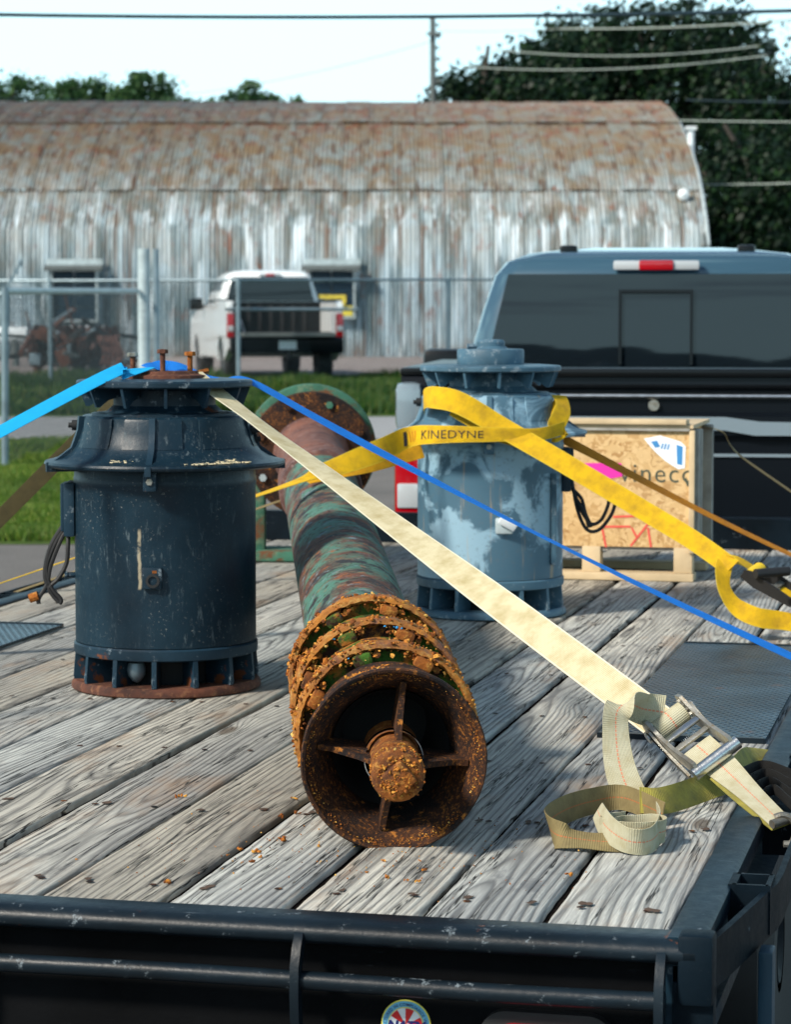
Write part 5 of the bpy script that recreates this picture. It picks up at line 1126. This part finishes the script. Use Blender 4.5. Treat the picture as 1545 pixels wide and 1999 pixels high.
# coil: webbing standing on its edge
cc = D(1243, 1618, .024); pts_ = []; 
for i in range(13):
    a = R(200-i*38); r_ = .030+.0022*i; pts_.append(cc+V((r_*1.15*math.cos(a), r_*.9*math.sin(a), 0)))
mb, _, _ = ribbon(pts_, [(.05, -.25, 1)]*13, [.036]*4+[.042]*9, .0022, 6); part('coiled_tail', mb, M['web_line'], rs)
lp = [D(1290, 1600, .02)+V((.01, .05, 0)), D(1225, 1570, .022)+V((0, .06, 0)), D(1160, 1575, .022)+V((0, .05, 0)), D(1105, 1588, .024)+V((0, .03, 0)), D(1072, 1606, .024), D(1090, 1628, .020)-V((0, .01, 0)), D(1140, 1640, .014), D(1200, 1644, .012), D(1262, 1640, .016), D(1290, 1626, .02)]
mb, _, _ = ribbon(lp, [(.1, .3, 1), (0, .2, 1), (-.1, .1, 1), (-.2, 0, 1), (-.3, .2, 1), (-.2, .8, 1), (.1, 1.5, .7), (.2, 1.2, .9), (.1, .3, 1), (0, 0, 1)], [.040, .044, .046, .048, .048, .046, .044, .042, .040, .038], .0022, 8, .001); part('looped_tail', mb, M['web_tan'], rs)
mb, _, _ = ribbon([D(1168, 1582, .045), D(1185, 1612, .035)-V((0, .01, 0)), D(1225, 1636, .024)-V((0, .02, 0)), D(1270, 1636, .022)-V((0, .015, 0)), D(1292, 1610, .024), D(1284, 1585, .03)], [(.5, -.3, .8), (.3, -.5, 1), (.1, -.45, 1), (0, -.2, 1), (-.1, .1, 1), (-.1, .2, 1)], [.030, .046, .048, .046, .042, .036], .0022, 8); part('coiled_tail', mb, M['web_line'], rs)
# olive strap tail lying beside the ratchet and black folds over the rail
mb, _, _ = ribbon([D(1250, 1562, .028), D(1300, 1562, .026), D(1370, 1540, .026), D(1420, 1520, .03), P(1462, 1482, Y=5.0), P(1510, 1476, Y=5.1), P(1580, 1500, Y=5.1)], [(.1, .6, 1), (.05, .7, 1), (0, .8, 1), (0, 1, .8), (0, 1, .5), (-.1, 1, .3), (-.1, 1, .5)], [.048]*7, .0024, 8, .001)
single('loose_strap', mb, M['web_olive'], 'olive yellow webbing lying on the deck beneath the ratchet', 'strap')
for k in range(4):
    mb, _, _ = ribbon([P(x_, y_, Y=4488/(y_-600)*.972) for x_, y_ in ((1452+k*15, 1508+k*13), (1488+k*9, 1494+k*16), (1528+k*4, 1504+k*20), (1590, 1534+k*25))], [(.0, .5, 1), (.0, .3, 1), (.1, .3, 1), (.2, .3, 1)], .019, .0026, 8)
    single('folded_strap', mb, M['web_dark'], ('uppermost', 'second highest', 'third highest', 'lowest')[k]+' of the four black webbing folds at the right edge', 'strap', group='black webbing folds')

# yellow strap round the grey motor
ys = thing('yellow_strap', 'yellow ratchet strap wrapped round the neck of the grey motor', 'strap', L2+V((0, 0, .5)))
yn = edge(-1, 6.3); N = L2; zb = .545
def rim(adeg, r_, z): a = R(adeg); return N+V((r_*math.cos(a), r_*math.sin(a), z))
f0 = P(790, 862, Y=N.y-.18)
mb, sf, LL = ribbon([yn, P(500, 968, Y=6.90), P(640, 918, Y=N.y-.42), P(740, 880, Y=N.y-.30), P(800, 853, Y=N.y-.22), P(860, 848, Y=N.y-.275), rim(-90, .288, .528), rim(-65, .288, .527), rim(-45, .283, .532)+V((0, 0, .01)), P(1080, 845, Y=N.y-.20), P(1100, 800, Y=N.y-.14), P(1092, 772, Y=N.y-.08)],
    [(-.1, 1, -.12), (-.1, 1, .05), (0, .8, .6), (0, .3, .9), (.1, .2, 1), (0, .1, 1), (0, 0, 1), (0, 0, 1), (0, 0, 1), (-.3, 0, 1), (-.6, 0, .7), (-1, 0, .2)], [.050, .050, .056, .062, .058, .050, .040, .036, .038, .054, .054, .044], .0024, 10, .0008)
part('neck_webbing', mb, M['web_yellow'], ys)
# lettering printed along the neck webbing
def find_s(px):
    best = 0; bd = 1e9; s_ = 0
    cp, sp = math.cos(PITCH), math.sin(PITCH)
    while s_ < LL*.98:
        q_ = sf(s_, 0)-V((0, 0, CAMH)); dd = q_.y*cp-q_.z*sp; x = IW/2+FPX*q_.x/dd
        if abs(x-px) < bd and s_ > LL*.5 and q_.y < N.y: bd = abs(x-px); best = s_
        s_ += .002
    return best
sA, sB = find_s(824), find_s(943)
flip = 1
for s_sign in (1,):
    off_sign = 1 if (sf((sA+sB)/2, 0, 1)-sf((sA+sB)/2, 0, 0)).y < 0 else -1
    tw_ = text_mb('KINEDYNE', .030, lambda x, y: sf((sA+sB)/2+x*(sB-sA)/.145, (y-.010)/.022, off_sign*.0026), -.0002, 1.05)
    part('strap_lettering', tw_, M['ink_black'], ys, smooth=0)
    s1 = find_s(784); sl = find_s(800)
    def emb(q_): return MB().add([sf(s1+a, b, off_sign*.0026) for a, b in q_], [tuple(range(len(q_)))])
    part('emblem', emb([(0, -.7), (.012, .6), (.022, .6), (.018, -.1), (.012, -.7)]), M['ink_black'], ys, smooth=0)
    for k in range(3): part('emblem_bar', emb([(.024+k*.008, -.5), (.028+k*.008, .5), (.031+k*.008, .5), (.027+k*.008, -.5)]), M['web_orange'], ys, smooth=0)
# lower shaded layer left of the motor
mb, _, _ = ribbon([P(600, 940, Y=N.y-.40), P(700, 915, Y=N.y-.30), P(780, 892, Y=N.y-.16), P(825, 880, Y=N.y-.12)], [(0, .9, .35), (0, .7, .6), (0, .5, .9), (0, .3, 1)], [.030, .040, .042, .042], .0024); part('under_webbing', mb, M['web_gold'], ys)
# long run to the right with its ratchet
ye = edge(1, 6.8); y0 = P(832, 782, Y=N.y-.19); y1 = P(1430, 1108, Y=6.98)
mb, _, _ = ribbon([P(828, 792, Y=N.y-.10), P(830, 778, Y=N.y-.16), P(850, 776, Y=N.y-.23), P(900, 788, Y=N.y-.26), P(990, 840, Y=N.y-.27), P(1100, 903, Y=N.y-.32), P(1250, 992, Y=7.12), P(1350, 1052, Y=7.05), y1], [(-.05, .1, 1), (0, .1, 1), (.12, .2, 1), (.2, .3, 1), (.35, .5, .8), (.4, .5, .7), (.4, .5, .7), (.4, .5, .7), (.4, .5, .7)], [.050, .056, .062, .064, .064, .064, .062, .060, .058], .0024, 10, .0008); part('long_webbing', mb, M['web_yellow'], ys)
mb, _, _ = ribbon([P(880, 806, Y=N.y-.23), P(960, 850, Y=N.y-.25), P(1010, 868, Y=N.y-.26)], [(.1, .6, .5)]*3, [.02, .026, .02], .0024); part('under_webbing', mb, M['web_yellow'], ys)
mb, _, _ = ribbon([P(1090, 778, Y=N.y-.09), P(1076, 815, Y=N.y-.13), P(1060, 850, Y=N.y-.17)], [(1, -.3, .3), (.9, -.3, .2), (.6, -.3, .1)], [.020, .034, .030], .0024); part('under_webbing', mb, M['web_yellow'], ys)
lpz = [P(1418, 1098, Y=7.0), P(1412, 1125, Y=6.95), P(1418, 1155, Y=6.92), P(1440, 1185, Y=6.9), P(1480, 1205, Y=6.88), P(1530, 1212, Y=6.9), P(1600, 1225, Y=6.9)]
mb, _, _ = ribbon([P(1480, 1115, Y=7.04), P(1452, 1098, Y=7.03), P(1432, 1092, Y=7.02)]+lpz, [(.2, 1, .3), (.2, 1, .3), (.3, .9, .3), (.9, .8, .2), (.8, .9, .2), (.7, .9, .4), (.4, .8, .8), (.2, .7, 1), (.1, .6, 1), (.1, .6, 1)], [.042, .046, .046, .046, .048, .05, .056, .058, .054, .05], .0024, 8); part('loose_loop', mb, M['web_yellow'], ys)
yr = bpy.data.objects.new('ratchet', None); C.objects.link(yr); yr.parent = ys; yr.location = P(1500, 1135, Y=6.95)-ys.location
d2 = (ye-y1).normalized(); rx2 = V((.5, .8, .25)); rx2 = (rx2-d2*rx2.dot(d2)).normalized(); n2 = rx2.cross(d2); n2 = n2 if n2.z > 0 else -n2; c2 = P(1505, 1140, Y=6.93)
R2 = Matrix(((rx2.x, d2.x, n2.x, c2.x), (rx2.y, d2.y, n2.y, c2.y), (rx2.z, d2.z, n2.z, c2.z), (0, 0, 0, 1)))
for s_ in (-1, 1): part('side_plate', MB().prism([(-.075, -.006), (-.070, .018), (-.05, .024), (.06, .014), (.09, .01), (.085, -.012), (-.03, -.016)], 'x', s_*.030, s_*.036, R2), M['rubber'], yr, smooth=30)
part('spool', MB().cyl((-.03, -.05, .006), (.03, -.05, .006), .020, 20, M=R2), M['web_yellow'], yr); part('grip', MB().cyl((-.045, -.035, .03), (.045, .02, .036), .013, 14, M=R2), M['rubber'], yr); part('cross_bar', MB().box((0, .02, .006), (.058, .015, .006), R2), M['steel_dull'], yr); part('handle', MB().cyl((-.036, .082, .004), (.036, .082, .004), .010, 12, M=R2), M['rubber'], yr)
mb, _, _ = ribbon([R2 @ V((0, .03, 0)), ye], [rx2, rx2], .048); part('lower_webbing', mb, M['web_yellow'], ys)
# thin brown-orange run behind the grey motor, to the right rail
oa = P(1096, 855, Y=N.y+.05); oe = edge(1, 7.9)
mb, _, _ = ribbon([N+V((-.1, .24, .53)), N+V((.12, .20, .53)), oa, oa.lerp(oe, .5)-V((0, 0, .012)), oe], [(0, 0, 1), (0, 0, 1), (.1, .6, .8), (.1, .8, .35), (.1, .8, .3)], [.04, .04, .034, .030, .028]); single('orange_strap', mb, M['web_orange'], 'narrow brown orange strap from behind the grey motor across the crate front', 'strap')
# thin olive strap over the crate and its left end
ka = P(1372, 832, Y=8.75); ke = edge(1, 8.9)
kl = edge(-1, 8.0)
mb, _, _ = ribbon([ke, P(1460, 900, Y=8.8), ka, ka+V((-.62, .10, 0)), P(822, 884, Y=8.6), kl], [(.1, 1, .2), (.1, 1, .2), (0, 1, 0), (0, 1, 0), (0, 1, .12), (0, 1, .12)], .028); single('crate_strap', mb, M['web_tan'], 'thin tan strap pulled over the top of the wooden crate', 'strap')
